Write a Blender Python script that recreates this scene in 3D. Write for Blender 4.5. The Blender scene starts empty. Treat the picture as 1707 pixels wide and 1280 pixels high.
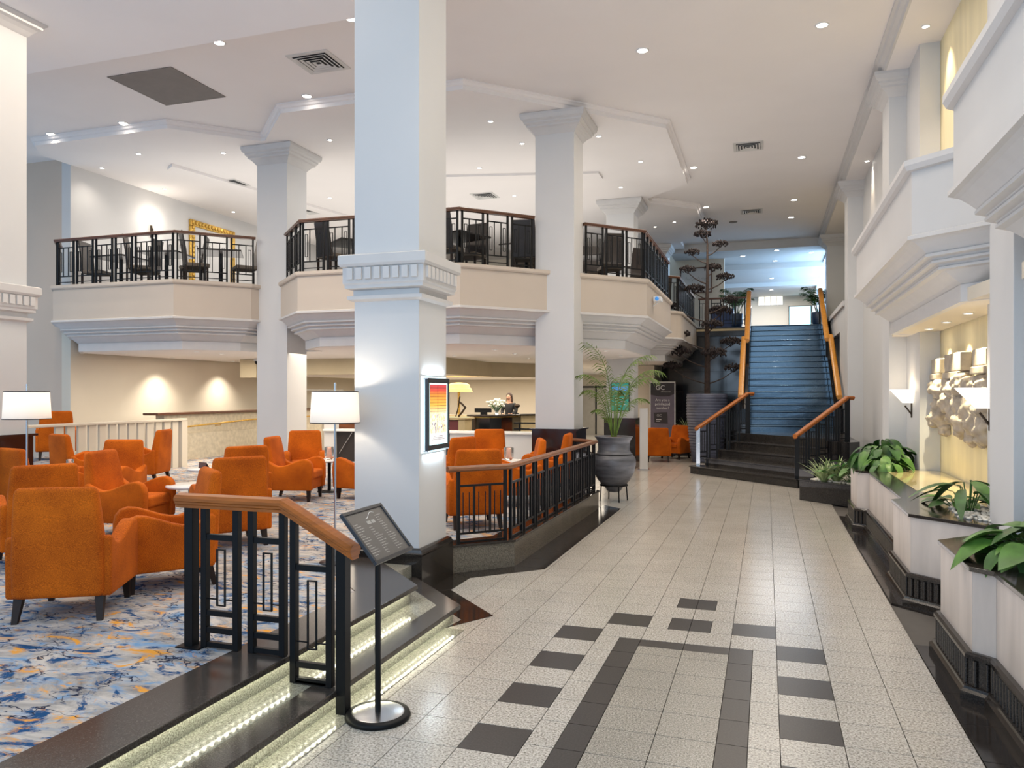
import bpy, math, random
from mathutils import Vector, Matrix, Quaternion
R = math.radians
rnd = random.Random(7)
SC = bpy.context.scene
COL = SC.collection
# ------------------------------------------------------------------ camera, world, light, exposure
TH = R(18.2)
cam_data = bpy.data.cameras.new('camera')
cam = bpy.data.objects.new('camera', cam_data)
COL.objects.link(cam)
cam.location = (0, 0, 1.95)
cam.rotation_euler = (R(90), 0, TH)
cam_data.sensor_width = 36
cam_data.lens = 1290 / 1707 * 36
cam_data.shift_y = 15 / 1707
cam_data.clip_start = 0.05
cam_data.clip_end = 200
SC.camera = cam
SC.view_settings.view_transform = 'Standard'
SC.view_settings.look = 'None'
SC.view_settings.gamma = 1
SC.view_settings.use_curve_mapping = False
SC.view_settings.exposure = 0.16
W = bpy.data.worlds.new('world')
SC.world = W
W.use_nodes = True
bg = W.node_tree.nodes['Background']
bg.inputs[0].default_value = (0.50, 0.73, 1.0, 1)     # overcast daylight outside the glazed front
bg.inputs[1].default_value = 0.78

def light(name, kind, loc, energy, color=(1, 1, 1), size=0.1, size_y=None, rot=(0, 0, 0), spot=120, blend=0.6):
    d = bpy.data.lights.new(name, kind)
    d.energy = energy
    d.color = color
    if kind == 'AREA':
        d.size = size
        d.shape = 'DISK'
        if size_y:
            d.shape = 'RECTANGLE'
            d.size_y = size_y
    elif kind == 'SPOT':
        d.shadow_soft_size = size
        d.spot_size = R(spot)
        d.spot_blend = blend
    else:
        d.shadow_soft_size = size
    o = bpy.data.objects.new(name, d)
    o.location = loc
    o.rotation_euler = rot
    COL.objects.link(o)
    return o

WARM = (1.0, 0.80, 0.56)
WHITE = (1.0, 0.90, 0.78)
COOL = (0.78, 0.89, 1.0)
# daylight entering through the glazed street front behind the camera
light('front_daylight', 'AREA', (-3.5, -3.0, 4.6), 310, (0.66, 0.82, 1.0), 14, 5.5, rot=(R(90), 0, 0))
# daylight falling into the upper lobby beyond the stair
light('upper_daylight', 'AREA', (2.9, 31.5, 5.6), 520, (0.42, 0.68, 1.0), 7, 2.4, rot=(R(108), 0, R(90)))
# added unseen fill panels standing in for many small lamps and bounced light
light('hall_fill', 'AREA', (-0.6, 13.0, 6.85), 310, (1.0, 0.88, 0.74), 3.2, 22)
light('lounge_fill', 'AREA', (-9.0, 8.0, 6.75), 380, (1.0, 0.85, 0.68), 9, 5)
light('mezzanine_fill', 'AREA', (-9.0, 19.0, 6.85), 290, (1.0, 0.95, 0.88), 9, 9)
light('mezzanine_up_fill', 'AREA', (-8.6, 18.5, 4.7), 250, (1.0, 0.94, 0.86), 9, 9, rot=(R(180), 0, 0))
light('bay_fill', 'AREA', (-3.4, 17.0, 4.6), 34, (1.0, 0.95, 0.88), 1.8, 4, rot=(R(180), 0, 0))
light('left_bay_fill', 'AREA', (-12.0, 13.6, 4.6), 34, (1.0, 0.95, 0.88), 4, 1.6, rot=(R(180), 0, 0))
light('under_balcony_fill', 'AREA', (-9.2, 15.0, 2.76), 260, (1.0, 0.88, 0.72), 8, 3)
light('reception_fill', 'AREA', (-9.0, 22.0, 2.36), 420, (1.0, 0.88, 0.72), 7, 6)
light('lift_lobby_fill', 'AREA', (-5.6, 30.0, 2.76), 220, (1.0, 0.9, 0.75), 3.5, 9)
light('hall_bounce_fill', 'AREA', (-0.6, 11.0, 0.25), 120, (1.0, 0.95, 0.97), 2.6, 20, rot=(R(180), 0, 0))
light('upper_lobby_fill', 'AREA', (0.0, 35.0, 6.35), 260, (1.0, 0.95, 0.92), 3, 4)

# ------------------------------------------------------------------ materials
M = {}
def nodes(name):
    m = bpy.data.materials.new(name)
    m.use_nodes = True
    nt = m.node_tree
    b = nt.nodes['Principled BSDF']
    M[name] = m
    return m, nt, b
def mat(name, col, rough=0.6, metal=0.0, var=0.06, scale=6.0, bump=0.0, bscale=80.0, stretch=None, spec=0.5, coat=0.0, emit=None, estr=0.0, trans=0.0):
    m, nt, b = nodes(name)
    N, Lk = nt.nodes, nt.links
    b.inputs['Roughness'].default_value = rough
    b.inputs['Metallic'].default_value = metal
    b.inputs['Specular IOR Level'].default_value = spec
    b.inputs['Coat Weight'].default_value = coat
    b.inputs['Transmission Weight'].default_value = trans
    g = N.new('ShaderNodeNewGeometry')
    mp = N.new('ShaderNodeMapping')
    Lk.new(g.outputs['Position'], mp.inputs['Vector'])
    if stretch: mp.inputs['Scale'].default_value = stretch
    n = N.new('ShaderNodeTexNoise')
    n.inputs['Scale'].default_value = scale
    n.inputs['Detail'].default_value = 5
    Lk.new(mp.outputs['Vector'], n.inputs['Vector'])
    cr = N.new('ShaderNodeValToRGB')
    cr.color_ramp.elements[0].position = 0.3
    cr.color_ramp.elements[1].position = 0.7
    cr.color_ramp.elements[0].color = tuple(max(0, c * (1 - var)) for c in col) + (1,)
    cr.color_ramp.elements[1].color = tuple(min(1, c * (1 + var)) for c in col) + (1,)
    Lk.new(n.outputs['Fac'], cr.inputs['Fac'])
    Lk.new(cr.outputs['Color'], b.inputs['Base Color'])
    if bump:
        n2 = N.new('ShaderNodeTexNoise')
        n2.inputs['Scale'].default_value = bscale
        n2.inputs['Detail'].default_value = 3
        Lk.new(mp.outputs['Vector'], n2.inputs['Vector'])
        bp = N.new('ShaderNodeBump')
        bp.inputs['Strength'].default_value = bump
        bp.inputs['Distance'].default_value = 0.01
        Lk.new(n2.outputs['Fac'], bp.inputs['Height'])
        Lk.new(bp.outputs['Normal'], b.inputs['Normal'])
    if emit:
        b.inputs['Emission Color'].default_value = emit + (1,)
        b.inputs['Emission Strength'].default_value = estr
    return m
def granite(name, cols, scale, rough, detail=6, spec=0.5, pos=(0.36, 0.5, 0.62)):
    m, nt, b = nodes(name)
    N, Lk = nt.nodes, nt.links
    g = N.new('ShaderNodeNewGeometry')
    n = N.new('ShaderNodeTexNoise')
    n.inputs['Scale'].default_value = scale
    n.inputs['Detail'].default_value = detail
    n.inputs['Roughness'].default_value = 0.7
    Lk.new(g.outputs['Position'], n.inputs['Vector'])
    n0 = N.new('ShaderNodeTexNoise')
    n0.inputs['Scale'].default_value = 1.7
    Lk.new(g.outputs['Position'], n0.inputs['Vector'])
    cr = N.new('ShaderNodeValToRGB')
    els = cr.color_ramp.elements
    els[0].position, els[1].position = pos[0], pos[2]
    els[0].color = cols[0] + (1,)
    els[1].color = cols[2] + (1,)
    e = els.new(pos[1]); e.color = cols[1] + (1,)
    Lk.new(n.outputs['Fac'], cr.inputs['Fac'])
    mx = N.new('ShaderNodeMix'); mx.data_type = 'RGBA'; mx.blend_type = 'MULTIPLY'
    mx.inputs['Factor'].default_value = 0.25
    Lk.new(cr.outputs['Color'], mx.inputs['A'])
    Lk.new(n0.outputs['Fac'], mx.inputs['B'])
    Lk.new(mx.outputs['Result'], b.inputs['Base Color'])
    b.inputs['Roughness'].default_value = rough
    b.inputs['Specular IOR Level'].default_value = spec
    return m
mat('plaster', (0.60, 0.59, 0.58), 0.7, var=0.02, scale=1.5, bump=0.03, bscale=60)
mat('pillar_paint', (0.60, 0.60, 0.60), 0.6, var=0.015, scale=1.2, bump=0.03, bscale=50)
mat('ceiling_paint', (0.80, 0.765, 0.75), 0.85, var=0.015, scale=1.0)
mat('trim_paint', (0.60, 0.585, 0.575), 0.6, var=0.02)
mat('fascia_paint', (0.54, 0.47, 0.40), 0.7, var=0.02, scale=1.5)
mat('cream_wall', (0.66, 0.60, 0.50), 0.75, var=0.03, scale=1.0, bump=0.03)
mat('beige_bulkhead', (0.48, 0.41, 0.28), 0.7, var=0.06, scale=2.0)
mat('warm_wall', (0.58, 0.47, 0.38), 0.75, var=0.03, scale=1.0)
mat('painted_wall_reflection', (0.66, 0.54, 0.28), 0.10, var=0.04, scale=2, coat=0.6)  # reflection of the lit gold wall put into the pool's colour
mat('lit_ceiling_paint', (0.86, 0.85, 0.86), 0.85, var=0.015, scale=1.0)  # ceiling white made lighter, the soffit's different light put into the colour
mat('wood_brown', (0.20, 0.075, 0.028), 0.35, var=0.25, scale=4, stretch=(2, 2, 10))
mat('gold_wall', (0.82, 0.72, 0.46), 0.55, var=0.08, scale=2.0, stretch=(1, 3, 0.4), bump=0.05)
mat('travertine', (0.50, 0.445, 0.405), 0.45, var=0.14, scale=2.2, stretch=(3, 3, 0.5), bump=0.03)
mat('stone_wall', (0.55, 0.49, 0.38), 0.7, var=0.15, scale=10, bump=0.25, bscale=26)
granite('floor_granite', ((0.17, 0.15, 0.125), (0.54, 0.50, 0.44), (0.78, 0.735, 0.66)), 75, 0.2)
granite('fine_granite', ((0.10, 0.088, 0.07), (0.36, 0.33, 0.28), (0.62, 0.58, 0.50)), 105, 0.24)
granite('riser_granite', ((0.14, 0.13, 0.10), (0.34, 0.33, 0.27), (0.55, 0.54, 0.46)), 110, 0.09, spec=0.9)
granite('kerb_granite', ((0.08, 0.068, 0.052), (0.17, 0.145, 0.11), (0.27, 0.235, 0.18)), 90, 0.2)
granite('dark_tile', ((0.022, 0.019, 0.018), (0.038, 0.033, 0.031), (0.06, 0.054, 0.05)), 90, 0.28)
granite('black_granite', ((0.014, 0.011, 0.009), (0.026, 0.021, 0.018), (0.05, 0.042, 0.036)), 120, 0.12)
granite('stair_daylight_tint', ((0.008, 0.014, 0.026), (0.016, 0.026, 0.044), (0.035, 0.055, 0.085)), 8, 0.15, spec=0.6)  # dark stair stone with reflected blue daylight put into its colour
granite('step_granite', ((0.030, 0.024, 0.020), (0.055, 0.046, 0.040), (0.09, 0.078, 0.068)), 120, 0.2)
granite('black_marble', ((0.006, 0.006, 0.007), (0.012, 0.012, 0.014), (0.05, 0.052, 0.06)), 3.0, 0.12, pos=(0.4, 0.6, 0.8))
granite('stair_granite', ((0.012, 0.011, 0.012), (0.024, 0.022, 0.022), (0.045, 0.042, 0.04)), 60, 0.22, spec=0.4)
mat('black_metal', (0.006, 0.0065, 0.0075), 0.45, 0.0, var=0.05, spec=0.2)
mat('dark_metal', (0.05, 0.052, 0.058), 0.35, 0.6)
mat('steel', (0.55, 0.56, 0.58), 0.22, 1.0, var=0.03)
mat('bronze', (0.05, 0.035, 0.025), 0.35, 0.7)
mat('wood_rail', (0.33, 0.093, 0.009), 0.42, var=0.22, scale=5, stretch=(1.2, 1.2, 14), spec=0.4)
mat('wood_golden', (0.46, 0.19, 0.018), 0.35, var=0.15, scale=4, stretch=(3, 1, 8))
mat('wood_dark', (0.10, 0.038, 0.018), 0.35, var=0.3, scale=3, stretch=(2, 2, 20))
mat('wood_desk', (0.24, 0.075, 0.024), 0.4, var=0.35, scale=2, stretch=(1, 1, 12))
mat('wood_leg', (0.022, 0.011, 0.007), 0.5, spec=0.3)
mat('grout', (0.10, 0.09, 0.08), 0.8)
mat('ceramic', (0.125, 0.13, 0.148), 0.42, 0.25, var=0.35, scale=3, stretch=(1, 1, 6), bump=0.05, bscale=18)
mat('ribbed_ceramic', (0.10, 0.11, 0.16), 0.45, var=0.25, scale=4)
mat('soil', (0.16, 0.08, 0.04), 0.9, var=0.4, scale=30, bump=0.3)
mat('pebble', (0.72, 0.68, 0.60), 0.7, var=0.2, scale=12)
mat('leaf', (0.032, 0.105, 0.018), 0.42, var=0.4, scale=9)
mat('leaf_light', (0.085, 0.20, 0.035), 0.42, var=0.35, scale=9)
mat('leaf_variegated', (0.30, 0.38, 0.17), 0.5, var=0.5, scale=26, stretch=(3, 3, 0.4))
mat('palm_leaf', (0.13, 0.21, 0.035), 0.45, var=0.4, scale=6)
mat('dry_wood', (0.045, 0.028, 0.022), 0.8, var=0.4, scale=14, bump=0.3)
mat('dry_bloom', (0.020, 0.013, 0.013), 0.9, var=0.4, scale=30)
mat('dining_leather', (0.022, 0.016, 0.014), 0.4)
mat('dining_pad', (0.16, 0.13, 0.10), 0.6)
mat('white_top', (0.75, 0.74, 0.72), 0.2, var=0.03)
mat('vent_white', (0.60, 0.59, 0.57), 0.6)
mat('vent_dark', (0.02, 0.02, 0.022), 0.8)
mat('grille_grey', (0.21, 0.19, 0.175), 0.8, var=0.04)
mat('lamp_white', (0.9, 0.9, 0.9), 0.5, emit=(1.0, 0.93, 0.82), estr=14)
mat('led', (0.9, 0.9, 0.8), 0.5, emit=(1.0, 0.95, 0.68), estr=34)
mat('sconce_glass', (0.9, 0.85, 0.75), 0.5, emit=(1.0, 0.86, 0.66), estr=2.0)
mat('screen_glow', (0.2, 0.5, 0.6), 0.4, emit=(0.62, 0.95, 1.0), estr=1.5)
mat('window_glow', (0.9, 0.9, 0.8), 0.4, emit=(1.0, 0.93, 0.74), estr=1.6)
mat('gold', (0.58, 0.36, 0.08), 0.35, 0.7, var=0.3, scale=20, bump=0.3, bscale=30)
mat('stone_art', (0.38, 0.33, 0.27), 0.75, var=0.22, scale=6, bump=0.5, bscale=22)
mat('banner_dark', (0.035, 0.030, 0.034), 0.5)
mat('banner_purple', (0.15, 0.13, 0.17), 0.5, var=0.1)
mat('print_white', (0.8, 0.8, 0.78), 0.6)
mat('print_grey', (0.40, 0.39, 0.37), 0.6)
mat('menu_sheet', (0.105, 0.098, 0.092), 0.35, var=0.05)
mat('maroon', (0.16, 0.03, 0.035), 0.5)
mat('beige_panel', (0.55, 0.44, 0.25), 0.5)
mat('glow_gold', (0.75, 0.5, 0.12), 0.5, var=0.2, emit=(1.0, 0.75, 0.25), estr=0.5)
mat('blue_pot', (0.02, 0.05, 0.12), 0.3)
mat('blue_enamel', (0.02, 0.05, 0.16), 0.3)
mat('white_plastic', (0.72, 0.72, 0.72), 0.4)
mat('white_petal', (0.82, 0.84, 0.74), 0.6)
mat('skin', (0.55, 0.30, 0.2), 0.5)
mat('hair', (0.05, 0.025, 0.015), 0.6)
mat('black_cloth', (0.015, 0.015, 0.018), 0.8)
mat('door_metal', (0.50, 0.48, 0.44), 0.35, 0.4, var=0.05)
mat('candle_glass', (0.85, 0.28, 0.16), 0.35, var=0.3, scale=30, emit=(1.0, 0.4, 0.2), estr=0.2)
mat('screen_green', (0.02, 0.16, 0.10), 0.3, var=0.4, scale=5, emit=(0.03, 0.30, 0.24), estr=0.5)
mat('screen_blue', (0.02, 0.1, 0.3), 0.3, emit=(0.05, 0.25, 0.6), estr=0.8)
mat('pale_blue_glass', (0.65, 0.85, 0.9), 0.15, emit=(0.7, 0.9, 1.0), estr=0.9)

def fabric():
    m, nt, b = nodes('orange_fabric')
    N, Lk = nt.nodes, nt.links
    tc = N.new('ShaderNodeTexCoord')
    g = N.new('ShaderNodeNewGeometry')
    n = N.new('ShaderNodeTexNoise'); n.inputs['Scale'].default_value = 3.0; n.inputs['Detail'].default_value = 6
    Lk.new(g.outputs['Position'], n.inputs['Vector'])
    mp = N.new('ShaderNodeMapping'); mp.inputs['Scale'].default_value = (1, 1, 3.0)
    Lk.new(tc.outputs['Object'], mp.inputs['Vector'])
    n2 = N.new('ShaderNodeTexNoise'); n2.inputs['Scale'].default_value = 130; n2.inputs['Detail'].default_value = 3
    Lk.new(mp.outputs['Vector'], n2.inputs['Vector'])
    ad = N.new('ShaderNodeMath'); ad.operation = 'MULTIPLY_ADD'; ad.inputs[1].default_value = 0.35
    Lk.new(n.outputs['Fac'], ad.inputs[0]); 
    ml = N.new('ShaderNodeMath'); ml.operation = 'MULTIPLY'; ml.inputs[1].default_value = 0.65
    Lk.new(n2.outputs['Fac'], ml.inputs[0]); Lk.new(ml.outputs[0], ad.inputs[2])
    cr = N.new('ShaderNodeValToRGB')
    cr.color_ramp.elements[0].position = 0.36; cr.color_ramp.elements[1].position = 0.64
    cr.color_ramp.elements[0].color = (0.24, 0.038, 0.002, 1)
    cr.color_ramp.elements[1].color = (0.74, 0.165, 0.007, 1)
    Lk.new(ad.outputs[0], cr.inputs['Fac'])
    Lk.new(cr.outputs['Color'], b.inputs['Base Color'])
    b.inputs['Roughness'].default_value = 0.9
    b.inputs['Specular IOR Level'].default_value = 0.2
    b.inputs['Sheen Weight'].default_value = 0.04
    b.inputs['Sheen Tint'].default_value = (1, 0.6, 0.3, 1)
    bp = N.new('ShaderNodeBump'); bp.inputs['Strength'].default_value = 0.35; bp.inputs['Distance'].default_value = 0.004
    Lk.new(n2.outputs['Fac'], bp.inputs['Height']); Lk.new(bp.outputs['Normal'], b.inputs['Normal'])
fabric()
def carpet():
    m, nt, b = nodes('carpet')
    N, Lk = nt.nodes, nt.links
    g = N.new('ShaderNodeNewGeometry')
    mp = N.new('ShaderNodeMapping')
    mp.inputs['Rotation'].default_value = (0, 0, R(18))
    mp.inputs['Scale'].default_value = (1.0, 1.7, 1)
    Lk.new(g.outputs['Position'], mp.inputs['Vector'])
    def noise(sc, det, off, dist=0.0, rough=0.5):
        n = N.new('ShaderNodeTexNoise')
        n.inputs['Scale'].default_value = sc; n.inputs['Detail'].default_value = det
        n.inputs['Distortion'].default_value = dist; n.inputs['Roughness'].default_value = rough
        a = N.new('ShaderNodeVectorMath'); a.inputs[1].default_value = (off, off * 0.7, off * 0.3)
        Lk.new(mp.outputs['Vector'], a.inputs[0]); Lk.new(a.outputs[0], n.inputs['Vector'])
        return n
    def ramp(n, a, c, inv=False):
        r = N.new('ShaderNodeMapRange')
        r.inputs['From Min'].default_value = a; r.inputs['From Max'].default_value = c
        Lk.new(n, r.inputs['Value'])
        return r.outputs[0]
    def mix(A, B, f):
        x = N.new('ShaderNodeMix'); x.data_type = 'RGBA'
        if isinstance(A, tuple): x.inputs['A'].default_value = A + (1,)
        else: Lk.new(A, x.inputs['A'])
        if isinstance(B, tuple): x.inputs['B'].default_value = B + (1,)
        else: Lk.new(B, x.inputs['B'])
        Lk.new(f, x.inputs['Factor'])
        return x.outputs['Result']
    base = mix((0.22, 0.21, 0.205), (0.58, 0.53, 0.48), ramp(noise(2.4, 8, 0, 1.0, 0.7).outputs['Fac'], 0.33, 0.6))
    c1 = mix(base, (0.17, 0.32, 0.52), ramp(noise(2.6, 8, 9, 1.8, 0.66).outputs['Fac'], 0.50, 0.66))
    c2 = mix(c1, (0.012, 0.07, 0.19), ramp(noise(2.2, 9, 21, 2.4, 0.70).outputs['Fac'], 0.535, 0.60))
    c3 = mix(c2, (0.80, 0.36, 0.05), ramp(noise(3.0, 8, 35, 1.4, 0.68).outputs['Fac'], 0.565, 0.65))
    # thin dark branching veins
    w = N.new('ShaderNodeTexNoise'); w.inputs['Scale'].default_value = 5; w.inputs['Detail'].default_value = 3
    Lk.new(mp.outputs['Vector'], w.inputs['Vector'])
    ws = N.new('ShaderNodeVectorMath'); ws.operation = 'SCALE'; ws.inputs['Scale'].default_value = 0.5
    Lk.new(w.outputs['Color'], ws.inputs[0])
    wa = N.new('ShaderNodeVectorMath'); Lk.new(mp.outputs['Vector'], wa.inputs[0]); Lk.new(ws.outputs[0], wa.inputs[1])
    v = N.new('ShaderNodeTexVoronoi'); v.feature = 'DISTANCE_TO_EDGE'; v.inputs['Scale'].default_value = 2.3
    Lk.new(wa.outputs[0], v.inputs['Vector'])
    line = ramp(v.outputs['Distance'], 0.024, 0.008)
    msk = ramp(noise(2.2, 3, 50).outputs['Fac'], 0.44, 0.54)
    mm = N.new('ShaderNodeMath'); mm.operation = 'MULTIPLY'; Lk.new(line, mm.inputs[0]); Lk.new(msk, mm.inputs[1])
    c4 = mix(c3, (0.012, 0.020, 0.05), mm.outputs[0])
    Lk.new(c4, b.inputs['Base Color'])
    b.inputs['Roughness'].default_value = 0.95
    b.inputs['Specular IOR Level'].default_value = 0.15
    fn = noise(240, 2, 3)
    bp = N.new('ShaderNodeBump'); bp.inputs['Strength'].default_value = 0.4; bp.inputs['Distance'].default_value = 0.006
    Lk.new(fn.outputs['Fac'], bp.inputs['Height']); Lk.new(bp.outputs['Normal'], b.inputs['Normal'])
carpet()
def shade_mat():
    m, nt, b = nodes('lamp_shade')
    N, Lk = nt.nodes, nt.links
    out = N['Material Output']
    t = N.new('ShaderNodeBsdfTranslucent'); t.inputs['Color'].default_value = (0.9, 0.85, 0.78, 1)
    mx = N.new('ShaderNodeMixShader'); mx.inputs[0].default_value = 0.11
    b.inputs['Base Color'].default_value = (0.82, 0.79, 0.76, 1); b.inputs['Roughness'].default_value = 0.8
    w = N.new('ShaderNodeTexWave'); w.inputs['Scale'].default_value = 90
    bp = N.new('ShaderNodeBump'); bp.inputs['Strength'].default_value = 0.1
    Lk.new(w.outputs['Fac'], bp.inputs['Height']); Lk.new(bp.outputs['Normal'], b.inputs['Normal'])
    Lk.new(b.outputs[0], mx.inputs[1]); Lk.new(t.outputs[0], mx.inputs[2]); Lk.new(mx.outputs[0], out.inputs['Surface'])
shade_mat()
def glass_mat():
    m, nt, b = nodes('clear_glass')
    b.inputs['Base Color'].default_value = (0.88, 0.96, 0.97, 1); b.inputs['Roughness'].default_value = 0.05
    b.inputs['Transmission Weight'].default_value = 0.9; b.inputs['IOR'].default_value = 1.2
glass_mat()
def wavy(name, sc, strength, dist):
    nt = M[name].node_tree; N, Lk = nt.nodes, nt.links; b = N['Principled BSDF']
    g = N.new('ShaderNodeNewGeometry'); mp = N.new('ShaderNodeMapping'); mp.inputs['Scale'].default_value = (1, 1, 5)
    n = N.new('ShaderNodeTexNoise'); n.inputs['Scale'].default_value = sc
    Lk.new(g.outputs['Position'], mp.inputs['Vector']); Lk.new(mp.outputs[0], n.inputs['Vector'])
    bp = N.new('ShaderNodeBump'); bp.inputs['Strength'].default_value = strength; bp.inputs['Distance'].default_value = dist
    Lk.new(n.outputs['Fac'], bp.inputs['Height']); Lk.new(bp.outputs['Normal'], b.inputs['Normal'])
wavy('stair_granite', 1.6, 0.10, 0.03)
M['stair_granite'].node_tree.nodes['Principled BSDF'].inputs['IOR'].default_value = 1.5
wavy('stair_daylight_tint', 1.6, 0.10, 0.03)
for k_, v_ in (('stair_daylight_tint', 2.1), ('black_marble', 1.75)): M[k_].node_tree.nodes['Principled BSDF'].inputs['IOR'].default_value = v_
M['stair_daylight_tint'].node_tree.nodes['Principled BSDF'].inputs['Specular Tint'].default_value = (0.55, 0.79, 1.0, 1)  # blue of the reflected daylight tinted into the riser highlights
def poster_mat():
    # printed sheet: rows of red, orange and yellow blocks above, brushy shapes below, backlit
    m, nt, b = nodes('poster_print')
    N, Lk = nt.nodes, nt.links
    g = N.new('ShaderNodeNewGeometry'); sp = N.new('ShaderNodeSeparateXYZ'); Lk.new(g.outputs['Position'], sp.inputs[0])
    mr = N.new('ShaderNodeMapRange'); mr.inputs['From Min'].default_value = 1.50; mr.inputs['From Max'].default_value = 2.04
    Lk.new(sp.outputs['Z'], mr.inputs['Value'])
    cr = N.new('ShaderNodeValToRGB'); e = cr.color_ramp.elements
    e[0].position = 0.0; e[0].color = (0.9, 0.9, 0.85, 1); e[1].position = 1.0; e[1].color = (0.55, 0.05, 0.07, 1)
    for p, c in ((0.48, (0.85, 0.72, 0.4)), (0.6, (0.85, 0.5, 0.08)), (0.8, (0.8, 0.28, 0.04)), (0.88, (0.65, 0.08, 0.05))):
        k = e.new(p); k.color = c + (1,)
    Lk.new(mr.outputs[0], cr.inputs['Fac'])
    n = N.new('ShaderNodeTexNoise'); n.inputs['Scale'].default_value = 11; n.inputs['Detail'].default_value = 6; n.inputs['Distortion'].default_value = 2.2
    mp = N.new('ShaderNodeMapping'); mp.inputs['Scale'].default_value = (1, 1.3, 0.7); Lk.new(g.outputs['Position'], mp.inputs['Vector']); Lk.new(mp.outputs[0], n.inputs['Vector'])
    c2 = N.new('ShaderNodeValToRGB'); e = c2.color_ramp.elements
    e[0].position = 0.36; e[0].color = (0.12, 0.1, 0.2, 1); e[1].position = 0.70; e[1].color = (0.8, 0.1, 0.05, 1)
    for p, c in ((0.42, (0.85, 0.8, 0.7)), (0.52, (0.95, 0.93, 0.85)), (0.58, (0.85, 0.55, 0.1)), (0.64, (0.95, 0.9, 0.8))):
        k = e.new(p); k.color = c + (1,)
    Lk.new(n.outputs['Fac'], c2.inputs['Fac'])
    st = N.new('ShaderNodeMapRange'); st.inputs['From Min'].default_value = 1.72; st.inputs['From Max'].default_value = 1.76; Lk.new(sp.outputs['Z'], st.inputs['Value'])
    mx = N.new('ShaderNodeMix'); mx.data_type = 'RGBA'; Lk.new(st.outputs[0], mx.inputs['Factor']); Lk.new(c2.outputs[0], mx.inputs['A']); Lk.new(cr.outputs[0], mx.inputs['B'])
    lo = N.new('ShaderNodeMapRange'); lo.inputs['From Min'].default_value = 1.535; lo.inputs['From Max'].default_value = 1.545; Lk.new(sp.outputs['Z'], lo.inputs['Value'])
    m2 = N.new('ShaderNodeMix'); m2.data_type = 'RGBA'; Lk.new(lo.outputs[0], m2.inputs['Factor']); m2.inputs['A'].default_value = (0.9, 0.92, 0.93, 1); Lk.new(mx.outputs['Result'], m2.inputs['B'])
    Lk.new(m2.outputs['Result'], b.inputs['Base Color']); Lk.new(m2.outputs['Result'], b.inputs['Emission Color']); b.inputs['Emission Strength'].default_value = 0.55
poster_mat()

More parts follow.
